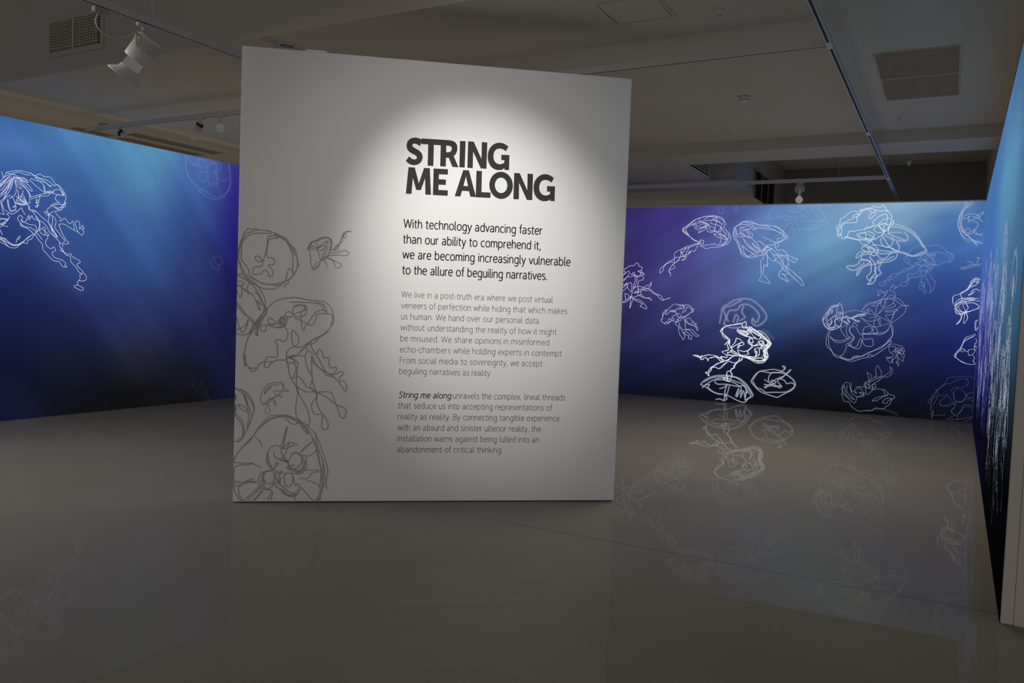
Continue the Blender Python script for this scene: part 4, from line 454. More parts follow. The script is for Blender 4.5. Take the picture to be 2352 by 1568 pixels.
bm = bmesh.new(); box(bm, -12.0, 5.0, -4.0, 16.3, -0.2, 0.0); struct('floor', bm, M_floor)
bm = bmesh.new()                                        # soffit over the gallery hall, behind the opening
box(bm, -10.6, 3.0, 4.79, 9.95, 3.6, 4.6)
box(bm, -10.6, -3.32, 9.95, 16.3, 3.5, 4.6)              # lower soffit at the back left
box(bm, -3.32, 0.42, 9.95, 10.66, 3.462, 4.6)            # cross beam
box(bm, -3.32, 0.42, 10.66, 16.3, 4.25, 4.6)             # deep recess behind the beam
box(bm, 0.42, 3.0, 9.95, 16.3, 3.6, 4.6)
box(bm, -12.0, 5.0, -4.0, 4.79, 4.6, 4.75)               # higher ceiling of the entry room
struct('ceiling', bm, M_ceil)
bm = bmesh.new(); box(bm, -10.8, -10.4, 4.79, 16.3, 0, 3.6); struct('wall_left', bm, M_wall)
bm = bmesh.new()
fp = [(0.3606, 4.6373), (3.2, 4.6373), (3.2, 16.3), (0.47, 16.3), (0.447, 13.7)]
lo = [bm.verts.new((x, y, 0)) for x, y in fp]; hi = [bm.verts.new((x, y, 3.6)) for x, y in fp]
bm.faces.new(lo[::-1]); bm.faces.new(hi)
for k in range(5): bm.faces.new((lo[k], lo[(k + 1) % 5], hi[(k + 1) % 5], hi[k]))
struct('wall_right', bm, M_wall)
bm = bmesh.new(); box(bm, -10.6, 0.44, 16.0, 16.3, 0, 4.25); struct('wall_back', bm, M_dark)
bm = bmesh.new(); box(bm, -3.32, -2.93, 12.25, 16.0, 3.5, 4.25); struct('trim_1', bm, M_ceil)   # pier beside the recess
bm = bmesh.new(); box(bm, -12.2, -12.0, -4.0, 4.79, 0, 4.6); box(bm, -12.0, -10.4, 4.79, 5.0, 0, 3.6); struct('trim_2', bm, M_wall)

# ---------------------------------------------------------------- standing walls
WALLS = {   # name: (origin x, y, angle, length, height, thickness)
 'panel': (-4.45, 4.0447, 0.66304, 2.841, 3.2393, 0.12),
 'left': (-9.2973, 0.5, 1.53258, 12.509, 3.3339, 0.10),
 'back': (-8.83, 13.0405, 0.05689, 9.217, 3.2551, 0.10),
 'right': (0.3737, 13.5640, -1.57915, 8.928, 3.2551, 0.06),
}
def standing_wall(key, name, label, cat):
    x, y, a, L, H, T = WALLS[key]
    e = link(bpy.data.objects.new(name, None)); e.empty_display_size = 0.3
    e.location = (x, y, 0); e.rotation_euler = (0, 0, a)
    return tag(e, label, cat)

def wobble(pts, amp, step, rnd):
    """hand tremor: resample the line and push each point a little sideways"""
    out = [Vector(pts[0])]
    for a, b in zip(pts, pts[1:]):
        a, b = Vector(a), Vector(b)
        k = max(1, int((b - a).length / step))
        for i in range(1, k + 1):
            out.append(a.lerp(b, i / k) + Vector((rnd.uniform(-amp, amp), rnd.uniform(-amp, amp))))
    return out

def add_drawing(parent, wk, w, style, label, data):
    m, layers = STYLE[style]
    WL, WH = WALLS[wk][3], WALLS[wk][4]
    rnd = random.Random(label)
    lines = [[tuple(float(c) / 1000 for c in p.split(',')) for p in pl.split()] for pl in data.split('/')]
    xs = [p[0] for l in lines for p in l]; zs = [p[1] for l in lines for p in l]
    cx, cz = (min(xs) + max(xs)) / 2, (min(zs) + max(zs)) / 2
    size = max(max(xs) - min(xs), max(zs) - min(zs))
    clamp = lambda q: (min(max(q[0], w * 0.6), WL - w * 0.6) - cx, min(max(q[1], (0.014 if wk == 'panel' else 0.002) + w * 0.6), WH - w * 0.6) - cz)
    bm = bmesh.new(); y = 0.0
    again = {'w2': 2, 'b1': 2, 'b2': 2}.get(style, 1)
    if 'dense scribbled bell, low' in label: again = 3
    elif 'small grey jellyfish' in label or 'thin wiry' in label or 'grey-blue jellyfish' in label or 'pale ringed' in label: again = 2
    elif 'meeting the right' in label or 'half round' in label: again = 2
    for l in lines:
        for rpt in range(again):
            src_l = l
            if rpt:
                src_l = [(p[0] + rnd.uniform(-1, 1) * 0.008 * size, p[1] + rnd.uniform(-1, 1) * 0.008 * size) for p in l]
            if not layers and 'wiry' not in label and style != 'ink':
                src_l = wobble(src_l, 0.006, 0.06, rnd)
            if 'wiry' in label:
                src_l = wobble(src_l, 0.011, 0.03, rnd)
            s = [clamp(q) for q in smooth_line(src_l)]
            if layers:
                for k in range(layers):
                    ribbon(bm, s, w * (1.0 - 0.3 * k), y); y -= 0.00003
            else:
                ribbon(bm, s, w, y); y -= 0.00001 if style == 'ink' else 0.00002
    o = mesh_obj('jellyfish_drawing', bm, m, parent)
    o.location = (cx, -0.0008, cz)
    o['label'] = label
    return o

# text wall
panel = standing_wall('panel', 'text_panel', 'freestanding white partition with a bold black title, paragraphs and grey jellyfish drawings', 'display panel')
x, y, a, L, H, T = WALLS['panel']
bm = bmesh.new(); bevel_box(bm, 0, L, 0, T, 0.007, H, 0.004); body = mesh_obj('backing_board', bm, M_panel, panel)
bm = bmesh.new(); box(bm, 0.03, L - 0.03, 0.02, T - 0.02, 0.0, 0.014); mesh_obj('base_plinth', bm, M_black, panel)
bm = bmesh.new(); bevel_box(bm, 0.433, 0.578, 0.0, 0.05, H - 0.002, H + 0.012, 0.002); mesh_obj('top_bracket', bm, M_panel, panel)
DR = {}
for (wk, w, style, label, data) in DRAWINGS:
    if wk == 'panel':
        add_drawing(body, wk, w * 0.82 / 1000.0, style, label, data)

def smooth_ring(pl):
    P = [Vector(p) for p in pl]; n = len(P)
    ang = []
    for i in range(n):
        a = (P[i] - P[i - 1]).normalized(); b = (P[(i + 1) % n] - P[i]).normalized()
        ang.append(a.dot(b))
    cor = [i for i in range(n) if ang[i] < 0.80]
    out = []
    for k, c in enumerate(cor):
        e = cor[(k + 1) % len(cor)]
        seg = [P[c]]; i = c
        while i != e:
            i = (i + 1) % n; seg.append(P[i])
        out += [(q[0], q[1]) for q in (smooth_line(seg, 4) if len(seg) > 3 else seg)[:-1]]
    return out if cor else [(q[0], q[1]) for q in smooth_line(P + [P[0]], 4)[:-1]]

# title letters: traced outlines, filled
title = link(bpy.data.objects.new('title_lettering', None)); title.parent = panel; title['label'] = 'heavy charcoal title reading STRING ME ALONG'
for ch, rings in TITLE_LETTERS:
    bm = bmesh.new(); edges = []
    polys = [[tuple(float(c) / 10000 for c in p.split(',')) for p in r.split()] for r in rings.split('|')]
    for pl in polys:
        pl = smooth_ring(pl) if ch in 'SRG' else pl
        vs = [bm.verts.new((p[0], -0.0008, p[1])) for p in pl]
        for i in range(len(vs)):
            edges.append(bm.edges.new((vs[i], vs[(i + 1) % len(vs)])))
    bmesh.ops.triangle_fill(bm, use_beauty=True, use_dissolve=False, edges=edges)
    o = mesh_obj('title_letter', bm, M_text, title)
    o['label'] = 'letter ' + ch

# pen skeletons of the text face: x-height 10, cap height 14; l = straight, s = smooth
G = {
 'a': (9.2, ['s 1.2,8.6 2.6,9.6 4.4,9.95 6.4,9.3 7.4,7.4 7.5,5.5', 'l 7.5,5.6 7.5,0', 's 7.5,5.6 4.8,5.5 2.2,5 0.9,2.9 1.6,0.8 3.6,0.05 5.8,0.9 7.5,2.9']),
 'b': (9.6, ['l 1,0 1,14.5', 's 1,2.6 2.4,0.7 4.6,0.05 7.2,1.2 8.5,5 7.2,8.8 4.6,9.95 2.4,9.2 1,7.3']),
 'c': (8.2, ['s 7.5,8.7 6.4,9.6 4.8,9.95 2,8.7 0.8,5 2,1.3 4.8,0.05 6.4,0.4 7.6,1.3']),
 'd': (9.6, ['l 8.4,0 8.4,14.5', 's 8.4,2.6 7,0.7 4.8,0.05 2.2,1.2 0.9,5 2.2,8.8 4.8,9.95 7,9.2 8.4,7.3']),
 'e': (9.0, ['l 0.9,5.2 8.2,5.2', 's 8.2,5.2 8,7.6 6.8,9.4 4.7,9.95 2.1,8.8 0.8,5 2,1.3 4.9,0.05 6.6,0.4 7.9,1.4']),
 'f': (5.2, ['s 5.6,14.3 4.4,14.5 3,13.9 2.5,12.3 2.5,11', 'l 2.5,11.3 2.5,0', 'l 0.3,9.7 5.1,9.7']),
 'g': (9.6, ['l 8.4,9.9 8.4,-0.6', 's 8.4,2.6 7,0.7 4.8,0.05 2.2,1.2 0.9,5 2.2,8.8 4.8,9.95 7,9.2 8.4,7.3', 's 8.4,-0.4 8.1,-2.4 7,-4 4.8,-4.6 2.7,-4.2 1.4,-3.4']),
 'h': (9.0, ['l 1,0 1,14.5', 's 1,6.7 2.4,9 4.6,9.95 6.9,9.1 7.8,6.4', 'l 7.8,6.6 7.8,0']),
 'i': (2.4, ['l 1,0 1,9.9', 'd 1,13.1']),
 'k': (8.0, ['l 1,0 1,14.5', 'l 7.2,9.9 1.2,4.6', 'l 3.1,6.2 7.7,0']),
 'l': (3.3, ['l 1,14.5 1,2.4', 's 1,2.6 1.15,1 2,0.15 3.4,0.2']),
 'm': (13.8, ['l 1,0 1,9.9', 's 1,6.7 2.2,9 4.1,9.95 6,9.1 6.8,6.4', 'l 6.8,6.6 6.8,0', 's 6.8,6.7 8,9 9.9,9.95 11.8,9.1 12.6,6.4', 'l 12.6,6.6 12.6,0']),
 'n': (9.0, ['l 1,0 1,9.9', 's 1,6.7 2.4,9 4.6,9.95 6.9,9.1 7.8,6.4', 'l 7.8,6.6 7.8,0']),
 'o': (9.8, ['s 0.8,5 2,8.7 4.9,9.95 7.8,8.7 9,5 7.8,1.3 4.9,0.05 2,1.3 0.8,5']),
 'p': (9.6, ['l 1,-4.5 1,9.9', 's 1,2.6 2.4,0.7 4.6,0.05 7.2,1.2 8.5,5 7.2,8.8 4.6,9.95 2.4,9.2 1,7.3']),
 'r': (5.6, ['l 1,0 1,9.9', 's 1,6.4 2.1,8.7 3.6,9.7 5.3,9.8']),
 's': (7.2, ['s 6.2,8.8 5,9.7 3.4,9.95 1.6,9.1 1.1,7.5 2.2,5.9 4.6,5 6.2,3.8 6.3,1.7 4.9,0.3 3,0.05 0.8,1.2']),
 't': (5.6, ['l 2.3,12.8 2.3,2.8', 's 2.3,3 2.5,1.1 3.6,0.15 5.4,0.5', 'l 0.3,9.7 5.3,9.7']),
 'u': (8.9, ['l 1,9.9 1,3.4', 's 1,3.6 1.9,0.9 4.1,0.05 6.4,0.9 7.8,3.2', 'l 7.8,9.9 7.8,0']),
 'v': (8.2, ['l 0.4,9.9 4.1,0.1 7.8,9.9']),
 'w': (12.8, ['l 0.4,9.9 3.2,0.1 6.4,9.6 9.6,0.1 12.4,9.9']),
 'x': (7.8, ['l 0.6,9.9 7.4,0', 'l 7.2,9.9 0.4,0']),
 'y': (8.3, ['l 0.4,9.9 4.2,0.2', 'l 7.9,9.9 3.6,-1.8', 's 3.7,-1.5 2.9,-3.4 1.9,-4.4 0.4,-4.4']),
 'W': (16.4, ['l 0.4,14 4.2,0.1 8.2,13.6 12.2,0.1 16,14']),
 'F': (8.6, ['l 1.2,0 1.2,14 8.2,14', 'l 1.2,7.4 7.2,7.4']),
 'B': (9.9, ['l 5,14 1.2,14 1.2,0 5.2,0', 's 5,14 7.4,13.2 8.3,10.7 7.4,8.2 5,7.4', 'l 5,7.4 1.2,7.4', 's 5,7.4 8,6.6 9,3.7 8,0.9 5.2,0']),
 'S': (9.4, ['s 8,12 6.6,13.6 4.6,14 2.2,13 1.4,10.8 2.4,8.8 5,7.4 7.8,5.8 8.4,3.2 6.8,0.8 4.2,0 0.8,1.4']),
 '.': (2.6, ['d 1,0.7']), ',': (2.8, ['l 1.6,1.4 0.7,-2.2']), '-': (5.2, ['l 0.6,5 4.6,5']), ' ': (4.4, []),
}
def text_line(parent, kind, text, u0, v0, u1, v1):
    pen = {'intro': 1.8, 'body': 1.06, 'close': 1.12, 'ital': 1.75}[kind]
    xh = {'intro': 0.0440, 'body': 0.0318, 'close': 0.0318, 'ital': 0.0318}[kind] / 10.0
    sp = 1.25
    adv = sum(G[c][0] + sp for c in text) - sp
    sx = (u1 - u0) / adv; v = (v0 + v1) / 2
    skew = 0.2 if kind == 'ital' else 0.0
    bm = bmesh.new(); x = 0.0
    for c in text:
        for st in G[c][1]:
            k, rest = st.split(' ', 1)
            pts = [tuple(float(q) for q in p.split(',')) for p in rest.split()]
            if k == 'd':
                r = pen * 0.62
                pts = [(pts[0][0] + r * math.cos(t * math.pi / 5), pts[0][1] + r * math.sin(t * math.pi / 5)) for t in range(10)]
                bm.faces.new([bm.verts.new((u0 + (x + p[0] + skew * p[1]) * sx, -0.0006, v + p[1] * xh)) for p in pts])
                continue
            if k == 's': pts = smooth_line(pts, 5)
            ribbon(bm, [(u0 + (x + p[0] + skew * p[1]) * sx, v + p[1] * xh) for p in pts], pen * xh, -0.0006, cap=0.12 if k == 'l' else 0.0)
        x += G[c][0] + sp
    o = mesh_obj('text_line', bm, M_text if kind in ('intro', 'ital') else M_body, parent)
    o['label'] = 'line reading ' + text
    return o
paras = {}
for k, nm, lb in (('intro', 'intro_paragraph', 'larger intro paragraph of four lines'), ('body', 'body_paragraph', 'small thin paragraph of eight lines'), ('close', 'closing_paragraph', 'small closing paragraph starting in italics')):
    e = link(bpy.data.objects.new(nm, None)); e.parent = panel; e['label'] = lb; paras[k] = e
for (k, t, u0, v0, u1, v1) in TEXT_LINES:
    text_line(paras['close' if k == 'ital' else k], k, t, 1.159 if u0 < 1.3 else u0, v0, u1, v1)

# murals
def mural(key, label, ray_dir, ray_scale, ray_amt):
    x, y, a, L, H, T = WALLS[key]
    root = standing_wall(key, 'mural_panel', label, 'mural')
    bm = bmesh.new(); bevel_box(bm, 0, L, 0.004, T, 0, H, 0.003); mesh_obj('backing_board', bm, M_wall if key == 'right' else M_edge, root)
    bm = bmesh.new()
    v = [bm.verts.new(p) for p in ((0, 0, 0.001), (L, 0, 0.001), (L, 0, H - 0.001), (0, 0, H - 0.001))]
    bm.faces.new(v)
    pr = mesh_obj('glowing_print', bm, mural_mat(key, H, ray_dir, ray_scale, ray_amt), root)
    pr['label'] = 'deep blue underwater picture'
    if key == 'right':
        bm = bmesh.new(); box(bm, 0, L, 0.0, T, H, H + 0.035); mesh_obj('top_trim', bm, M_navy, root)
    if key == 'back':
        bm = bmesh.new(); box(bm, 0, L, 0.0, T, H, H + 0.018); mesh_obj('top_cap', bm, M_edge, root)
    made = {}
    for (wk, w, style, lab, data) in DRAWINGS:
        if wk == key:
            made[lab] = add_drawing(pr, wk, w * ((0.52 if key == 'back' else 0.40) if style[0] in 'wa' else 0.85) / 1000.0, style, lab, data)
    return root, pr, made
mural('left', 'long blue underwater mural wall at the left, with one large white jellyfish', (1.0, -1.3), 2.2, 0.16)
mural('back', 'blue underwater mural wall across the back, crowded with jellyfish drawings', (1.8, 1.0), 2.2, 0.20)
rroot, rprint, _ = mural('right', 'blue mural wall seen edge-on along the right side, with white scribbles', (0.35, 1.0), 0.8, 0.05)
# the right-hand mural is crowded with tightly scribbled jellyfish, seen here at a grazing angle
def scribble_jelly(seed):
    """one loosely scribbled jellyfish about 1 m tall: looping bell outline, knotted middle and wandering tentacles"""
    rnd = random.Random(seed)
    bm = bmesh.new(); y = 0.0
    w = 0.0038
    for rpt in range(5):
        pts = []
        for k in range(34):
            t = math.pi * (-0.1 + 1.2 * k / 33)
            r = 0.36 + rnd.uniform(-0.06, 0.06)
            pts.append((r * 1.1 * math.cos(t), 0.18 + r * 0.75 * math.sin(t)))
        ribbon(bm, smooth_line(pts, 3), w, y); y -= 0.00002
    for rpt in range(5):
        x, z = rnd.uniform(-0.2, 0.2), rnd.uniform(0.1, 0.3); a = rnd.uniform(0, 6); pts = []
        for k in range(46):
            a += rnd.uniform(0.2, 0.9); x += 0.035 * math.cos(a); z += 0.035 * math.sin(a) + (0.004 if z < 0.1 else -0.003)
            x *= 0.97; pts.append((x, z))
        ribbon(bm, smooth_line(pts, 3), w, y); y -= 0.00002
    for rpt in range(7):
        x, z = rnd.uniform(-0.22, 0.22), 0.12; pts = []
        dx = rnd.uniform(-0.012, 0.012)
        for k in range(int(rnd.uniform(16, 34))):
            x += dx + rnd.uniform(-0.05, 0.05); z -= rnd.uniform(-0.02, 0.05); pts.append((x, z))
        ribbon(bm, smooth_line(pts, 3), w, y); y -= 0.00002
    return bm
rnd = random.Random(5)
kinds = []
for k in range(4):
    o = mesh_obj('jellyfish_drawing', scribble_jelly(20 + k), STYLE[('w2', 'a3', 'w2', 'a2')[k]][0], rprint)
    o['label'] = 'scribbled white jellyfish drawing seen almost edge-on'
    kinds.append(o)
SPOTS = []
for k in range(30):
    u = 0.8 + 7.3 * (k + rnd.random()) / 30
    f = rnd.random()
    lo, hi = 0.55, 1.75 + 0.1 * (u / 8)
    SPOTS.append((u, lo + (hi - lo) * f, rnd.uniform(0.75, 1.25) * (1.0 if u < 7 else 0.7)))
SPOTS += [(8.25, 1.62, 0.62), (8.3, 0.85, 0.6), (8.1, 1.25, 0.6)]
for i, (u, v, size) in enumerate(SPOTS):
    c = kinds[i % 4] if i < 4 else kinds[i % 4].copy()
    if i >= 4:
        link(c); c.parent = rprint
    c.location = (u, -0.0008, v)
    c.scale = (size * rnd.choice((-1, 1)), 1, size)
    c.rotation_euler = (0, rnd.uniform(-0.5, 0.5), 0)

# ---------------------------------------------------------------- ceiling lighting tracks
def track(label, axis, fixed, a, b, z=3.405, joints=(), wires=(), wire_top=3.6):
    """white rail hung under the ceiling; axis 'x' or 'y'"""
    mid = (a + b) / 2
    t = link(bpy.data.objects.new('lighting_track', None)); t.empty_display_size = 0.2
    t.location = (mid, fixed, z) if axis == 'x' else (fixed, mid, z)
    tag(t, label, 'lighting track')
    h = (b - a) / 2
    def bx(bm, l0, l1, w0, w1, z0, z1):
        box(bm, l0, l1, w0, w1, z0, z1) if axis == 'x' else box(bm, w0, w1, l0, l1, z0, z1)
    bm = bmesh.new()
    prof = [(-0.017, 0), (-0.010, 0), (-0.010, 0.03), (0.010, 0.03), (0.010, 0), (0.017, 0), (0.017, 0.05), (-0.017, 0.05)]
    ends = [[bm.verts.new((e, p, q) if axis == 'x' else (p, e, q)) for p, q in prof] for e in (-h, h)]
    for k in range(8):
        bm.faces.new((ends[0][k], ends[0][(k + 1) % 8], ends[1][(k + 1) % 8], ends[1][k]))
    bm.faces.new(ends[0]); bm.faces.new(ends[1][::-1])
    bmesh.ops.recalc_face_normals(bm, faces=bm.faces[:])
    mesh_obj('rail', bm, M_white, t)
    bm = bmesh.new(); bx(bm, -h + 0.001, h - 0.001, -0.0098, 0.0098, 0.003, 0.0298); mesh_obj('conductor_slot', bm, M_slot, t)
    for j in joints:
        bm = bmesh.new(); bx(bm, j - mid - 0.07, j - mid + 0.07, -0.020, 0.020, -0.004, 0.052); mesh_obj('joint_cover', bm, M_white, t)
    for j in wires:
        bm = bmesh.new()
        p = (j - mid, 0, 0.045) if axis == 'x' else (0, j - mid, 0.045)
        tube(bm, [p, (p[0], p[1], wire_top - z)], 0.0022, 6); mesh_obj('suspension_wire', bm, M_white, t)
    return t
track('long white lighting track with a dark slot, running back toward the right mural corner', 'y', -0.85, 0.5, 15.9, joints=(6.07, 9.12, 12.15), wires=(7.6,), wire_top=3.6)
track('white lighting track crossing the hall ceiling behind the text wall', 'x', 6.09, -9.33, -0.875, joints=(-6.2,), wires=(-2.4, -4.0, -6.6, -8.2))
track('white lighting track hung across the dark recess above the back mural', 'x', 12.15, -6.5, -0.875, wires=(-2.5, -1.48), wire_top=4.25)
track('white lighting track at the upper left carrying the large projector spotlight', 'y', -5.15, -1.0, 6.065, joints=(), wires=(3.85, 1.5), wire_top=4.6)

# large projector spotlight on the left track
S = link(bpy.data.objects.new('projector_spotlight', None)); S.location = (-5.15, 3.80, 3.395)
tag(S, 'large white projector spotlight with a flared snout, hanging at the upper left', 'spotlight')
aim = Vector((-0.46, -0.24, -0.72)).normalized()
C0 = Vector((0, -0.02, -0.185))
bm = bmesh.new(); bevel_box(bm, -0.02, 0.02, -0.07, 0.07, -0.022, 0.0, 0.003); mesh_obj('track_adaptor', bm, M_white, S)
bm = bmesh.new(); tube(bm, [(0, -0.02, -0.015), (0, -0.02, -0.105)], 0.012, 14); mesh_obj('stem', bm, M_white, S)
side = aim.cross(Vector((0, 0, 1))).normalized()
bm = bmesh.new()
yk = [C0 + side * 0.105, C0 + side * 0.105 + Vector((0, 0, 0.085)), C0 - side * 0.105 + Vector((0, 0, 0.085)), C0 - side * 0.105]
tube(bm, [yk[0], yk[0].lerp(yk[1], .9), yk[1].lerp(yk[2], .08), yk[1].lerp(yk[2], .92), yk[3].lerp(yk[2], .9), yk[3]], 0.008, 8)
mesh_obj('yoke', bm, M_white, S)
FM = frame_to(C0, aim)
bm = bmesh.new(); lathe(bm, [(0.06, -0.115), (0.082, -0.105), (0.09, -0.085), (0.09, 0.07), (0.086, 0.085), (0.07, 0.09)], FM); mesh_obj('lamp_housing', bm, M_white, S, True)
bm = bmesh.new()
for q in range(5): lathe(bm, [(0.0895, -0.075 + q * 0.017), (0.093, -0.071 + q * 0.017), (0.0895, -0.066 + q * 0.017)], FM, cap=False)
mesh_obj('cooling_fins', bm, M_grey, S)
bm = bmesh.new(); lathe(bm, [(0.062, 0.09), (0.062, 0.17), (0.058, 0.175)], FM); mesh_obj('lens_barrel', bm, M_lens, S, True)
bm = bmesh.new()
lathe(bm, [(0.064, 0.155), (0.075, 0.19), (0.118, 0.225), (0.122, 0.232), (0.112, 0.232), (0.070, 0.196), (0.060, 0.16)], FM, cap=False); mesh_obj('flared_snout', bm, M_white, S, True)
bm = bmesh.new()
tube(bm, [C0 + aim * -0.02 + side * 0.096, C0 + aim * -0.02 + side * 0.125], 0.018, 12); mesh_obj('tilt_knob', bm, M_grey, S)
bm = bmesh.new(); bevel_box(bm, -0.022, 0.022, -0.40, -0.30, -0.035, 0.003, 0.004); mesh_obj('power_adaptor', bm, M_grey, S)
bm = bmesh.new()
tube(bm, [Vector((p[0], p[1], p[2])) for p in smooth_line([(0, -0.36, -0.03), (-0.02, -0.37, -0.09), (-0.015, -0.33, -0.15), (0, -0.24, -0.165), (0, -0.14, -0.12), (0, -0.06, -0.06), (0.005, -0.02, -0.05), (0.02, 0.02, -0.09)], 6)], 0.005, 8)
mesh_obj('power_cable', bm, M_white, S)

# small cylinder spots on the cross track
def cylinder_spot(x, y, aim, length, label, ring=True):
    t = link(bpy.data.objects.new('cylinder_spotlight', None)); t.location = (x, y, 3.405)
    tag(t, label, 'spotlight', None)
    aim = Vector(aim).normalized()
    bm = bmesh.new(); bevel_box(bm, -0.05, 0.05, -0.017, 0.017, -0.016, 0.0, 0.003); mesh_obj('track_adaptor', bm, M_white, t)
    top = Vector((0, 0, -0.05))
    bm = bmesh.new(); tube(bm, [(0, 0, -0.01), (0, 0, -0.03), top], 0.007, 8); mesh_obj('stem', bm, M_white, t)
    FM = frame_to(top, aim)
    bm = bmesh.new(); lathe(bm, [(0.030, -0.008), (0.036, 0.0), (0.037, 0.012)], FM); mesh_obj('rear_cap', bm, M_white, t, True)
    bm = bmesh.new(); lathe(bm, [(0.0385, 0.010), (0.040, 0.014), (0.040, 0.034), (0.0385, 0.038)], FM); mesh_obj('black_ring', bm, M_black, t, True)
    bm = bmesh.new(); lathe(bm, [(0.036, 0.036), (0.037, length - 0.01), (0.033, length), (0.028, length), (0.028, length - 0.02)], FM); mesh_obj('lamp_housing', bm, M_white, t, True)
    return t
cylinder_spot(-7.31, 6.09, (-0.45, -0.15, -0.88), 0.20, 'white cylinder spotlight with a black ring, between the left mural and the text wall')
cylinder_spot(-8.71, 6.09, (0.55, 0.35, -0.35), 0.085, 'stubby spotlight with a black ring, just above the left mural top')
t = link(bpy.data.objects.new('round_spotlight', None)); t.location = (-7.0, 6.09, 3.405)
tag(t, 'small round spotlight with a softly glowing face, left of the text wall top', 'spotlight')
bm = bmesh.new(); bevel_box(bm, -0.05, 0.05, -0.017, 0.017, -0.016, 0, 0.003); mesh_obj('track_adaptor', bm, M_white, t)
bm = bmesh.new(); tube(bm, [(0, 0, -0.01), (0, 0, -0.08)], 0.006, 8); mesh_obj('stem', bm, M_white, t)
FM = frame_to((0, 0, -0.12), Vector((0.72, -0.62, -0.3)))
bm = bmesh.new(); lathe(bm, [(0.03, -0.08), (0.045, -0.06), (0.052, 0.0), (0.047, 0.004)], FM); mesh_obj('lamp_housing', bm, M_white, t, True)
bm = bmesh.new(); lathe(bm, [(0.046, 0.004), (0.03, 0.012), (0.001, 0.016)], FM); mesh_obj('lens', bm, M_lens, t, True)

# bulb lamp on the far track
t = link(bpy.data.objects.new('bulb_lamp', None)); t.location = (-2.0, 12.15, 3.405)
tag(t, 'white bracket lamp with a bare glowing bulb, above the back mural', 'lamp')
bm = bmesh.new(); bevel_box(bm, -0.045, 0.045, -0.017, 0.017, -0.02, 0, 0.003); mesh_obj('track_adaptor', bm, M_white, t)
bm = bmesh.new(); tube(bm, [(0, 0, -0.015), (0, 0, -0.04)], 0.012, 10); mesh_obj('stem', bm, M_white, t)
bm = bmesh.new()
tube(bm, [(-0.052, 0, -0.14), (-0.055, 0, -0.07), (-0.04, 0, -0.042), (0, 0, -0.036), (0.04, 0, -0.042), (0.055, 0, -0.07), (0.052, 0, -0.14)], 0.012, 10); mesh_obj('yoke', bm, M_white, t)
bm = bmesh.new(); lathe(bm, [(0.03, -0.055), (0.036, -0.07), (0.036, -0.13), (0.018, -0.19), (0.022, -0.205)], None); mesh_obj('lamp_holder', bm, M_white, t, True)
bm = bmesh.new(); lathe(bm, [(0.020, -0.195), (0.034, -0.212), (0.050, -0.235), (0.052, -0.255), (0.042, -0.28), (0.022, -0.294), (0.001, -0.298)], None); mesh_obj('bulb', bm, M_bulb, t, True)

# ---------------------------------------------------------------- things on the ceiling
# tan access panel
t = link(bpy.data.objects.new('ceiling_panel', None)); t.location = (-0.345, 7.79, 3.6)
tag(t, 'tan rectangular ceiling panel split in two, right of the long track', 'ceiling panel')
bm = bmesh.new(); box(bm, -0.30, 0.30, -0.76, -0.012, -0.006, 0.02); mesh_obj('panel_board', bm, M_tan, t)
bm = bmesh.new(); box(bm, -0.30, 0.30, 0.012, 0.76, -0.006, 0.02); mesh_obj('panel_board', bm, M_tan, t)
bm = bmesh.new(); box(bm, -0.30, 0.30, -0.010, 0.010, -0.010, 0.02); mesh_obj('divider', bm, M_ceil, t)
bm = bmesh.new(); ring_box(bm, -0.308, 0.308, -0.768, 0.768, -0.008, 0.02, 0.008); mesh_obj('frame', bm, M_ceil, t)
# smoke detector
t = link(bpy.data.objects.new('smoke_detector', None)); t.location = (-1.87, 7.96, 3.6)
tag(t, 'small white domed smoke detector on the ceiling left of the long track', 'smoke detector')
bm = bmesh.new(); lathe(bm, [(0.055, 0.0), (0.055, -0.022), (0.05, -0.026)], None); mesh_obj('base', bm, M_white, t, True)
bm = bmesh.new(); lathe(bm, [(0.046, -0.026), (0.044, -0.042), (0.03, -0.056), (0.001, -0.06)], None); mesh_obj('sensor_cap', bm, M_white, t, True)
bm = bmesh.new(); lathe(bm, [(0.0465, -0.028), (0.0475, -0.032), (0.0465, -0.036)], None, cap=False); mesh_obj('vent_slots', bm, M_grey, t, True)
# sprinkler heads
def sprinkler(x, y, label, z=3.6):
    t = link(bpy.data.objects.new('sprinkler_head', None)); t.location = (x, y, z); tag(t, label, 'sprinkler')
    bm = bmesh.new(); lathe(bm, [(0.028, 0.0), (0.026, -0.006), (0.01, -0.008), (0.009, -0.02), (0.006, -0.034)], None, 16); mesh_obj('fitting', bm, M_white, t, True)
    bm = bmesh.new(); lathe(bm, [(0.006, -0.034), (0.018, -0.038), (0.018, -0.041), (0.004, -0.043)], None, 16); mesh_obj('deflector', bm, M_grey, t, True)
sprinkler(-0.58, 9.3, 'tiny sprinkler head on the ceiling beyond the tan ceiling panel')
sprinkler(-1.52, 5.63, 'tiny sprinkler head near the top edge of the photo')
sprinkler(-2.36, 9.36, 'tiny sprinkler head beyond the smoke detector, before the cross beam')
# recessed downlight half hidden by the text wall
t = link(bpy.data.objects.new('recessed_downlight', None)); t.location = (-5.0, 5.03, 3.6)
tag(t, 'unlit round recessed downlight above the left corner of the text wall', 'downlight')
bm = bmesh.new(); lathe(bm, [(0.062, 0.004), (0.078, 0.0), (0.080, -0.006), (0.066, -0.010), (0.062, -0.004)], None, cap=False); mesh_obj('trim_ring', bm, M_white, t, True)
bm = bmesh.new(); lathe(bm, [(0.064, -0.004), (0.05, -0.0015), (0.001, -0.001)], None); mesh_obj('reflector', bm, M_grey, t, True)
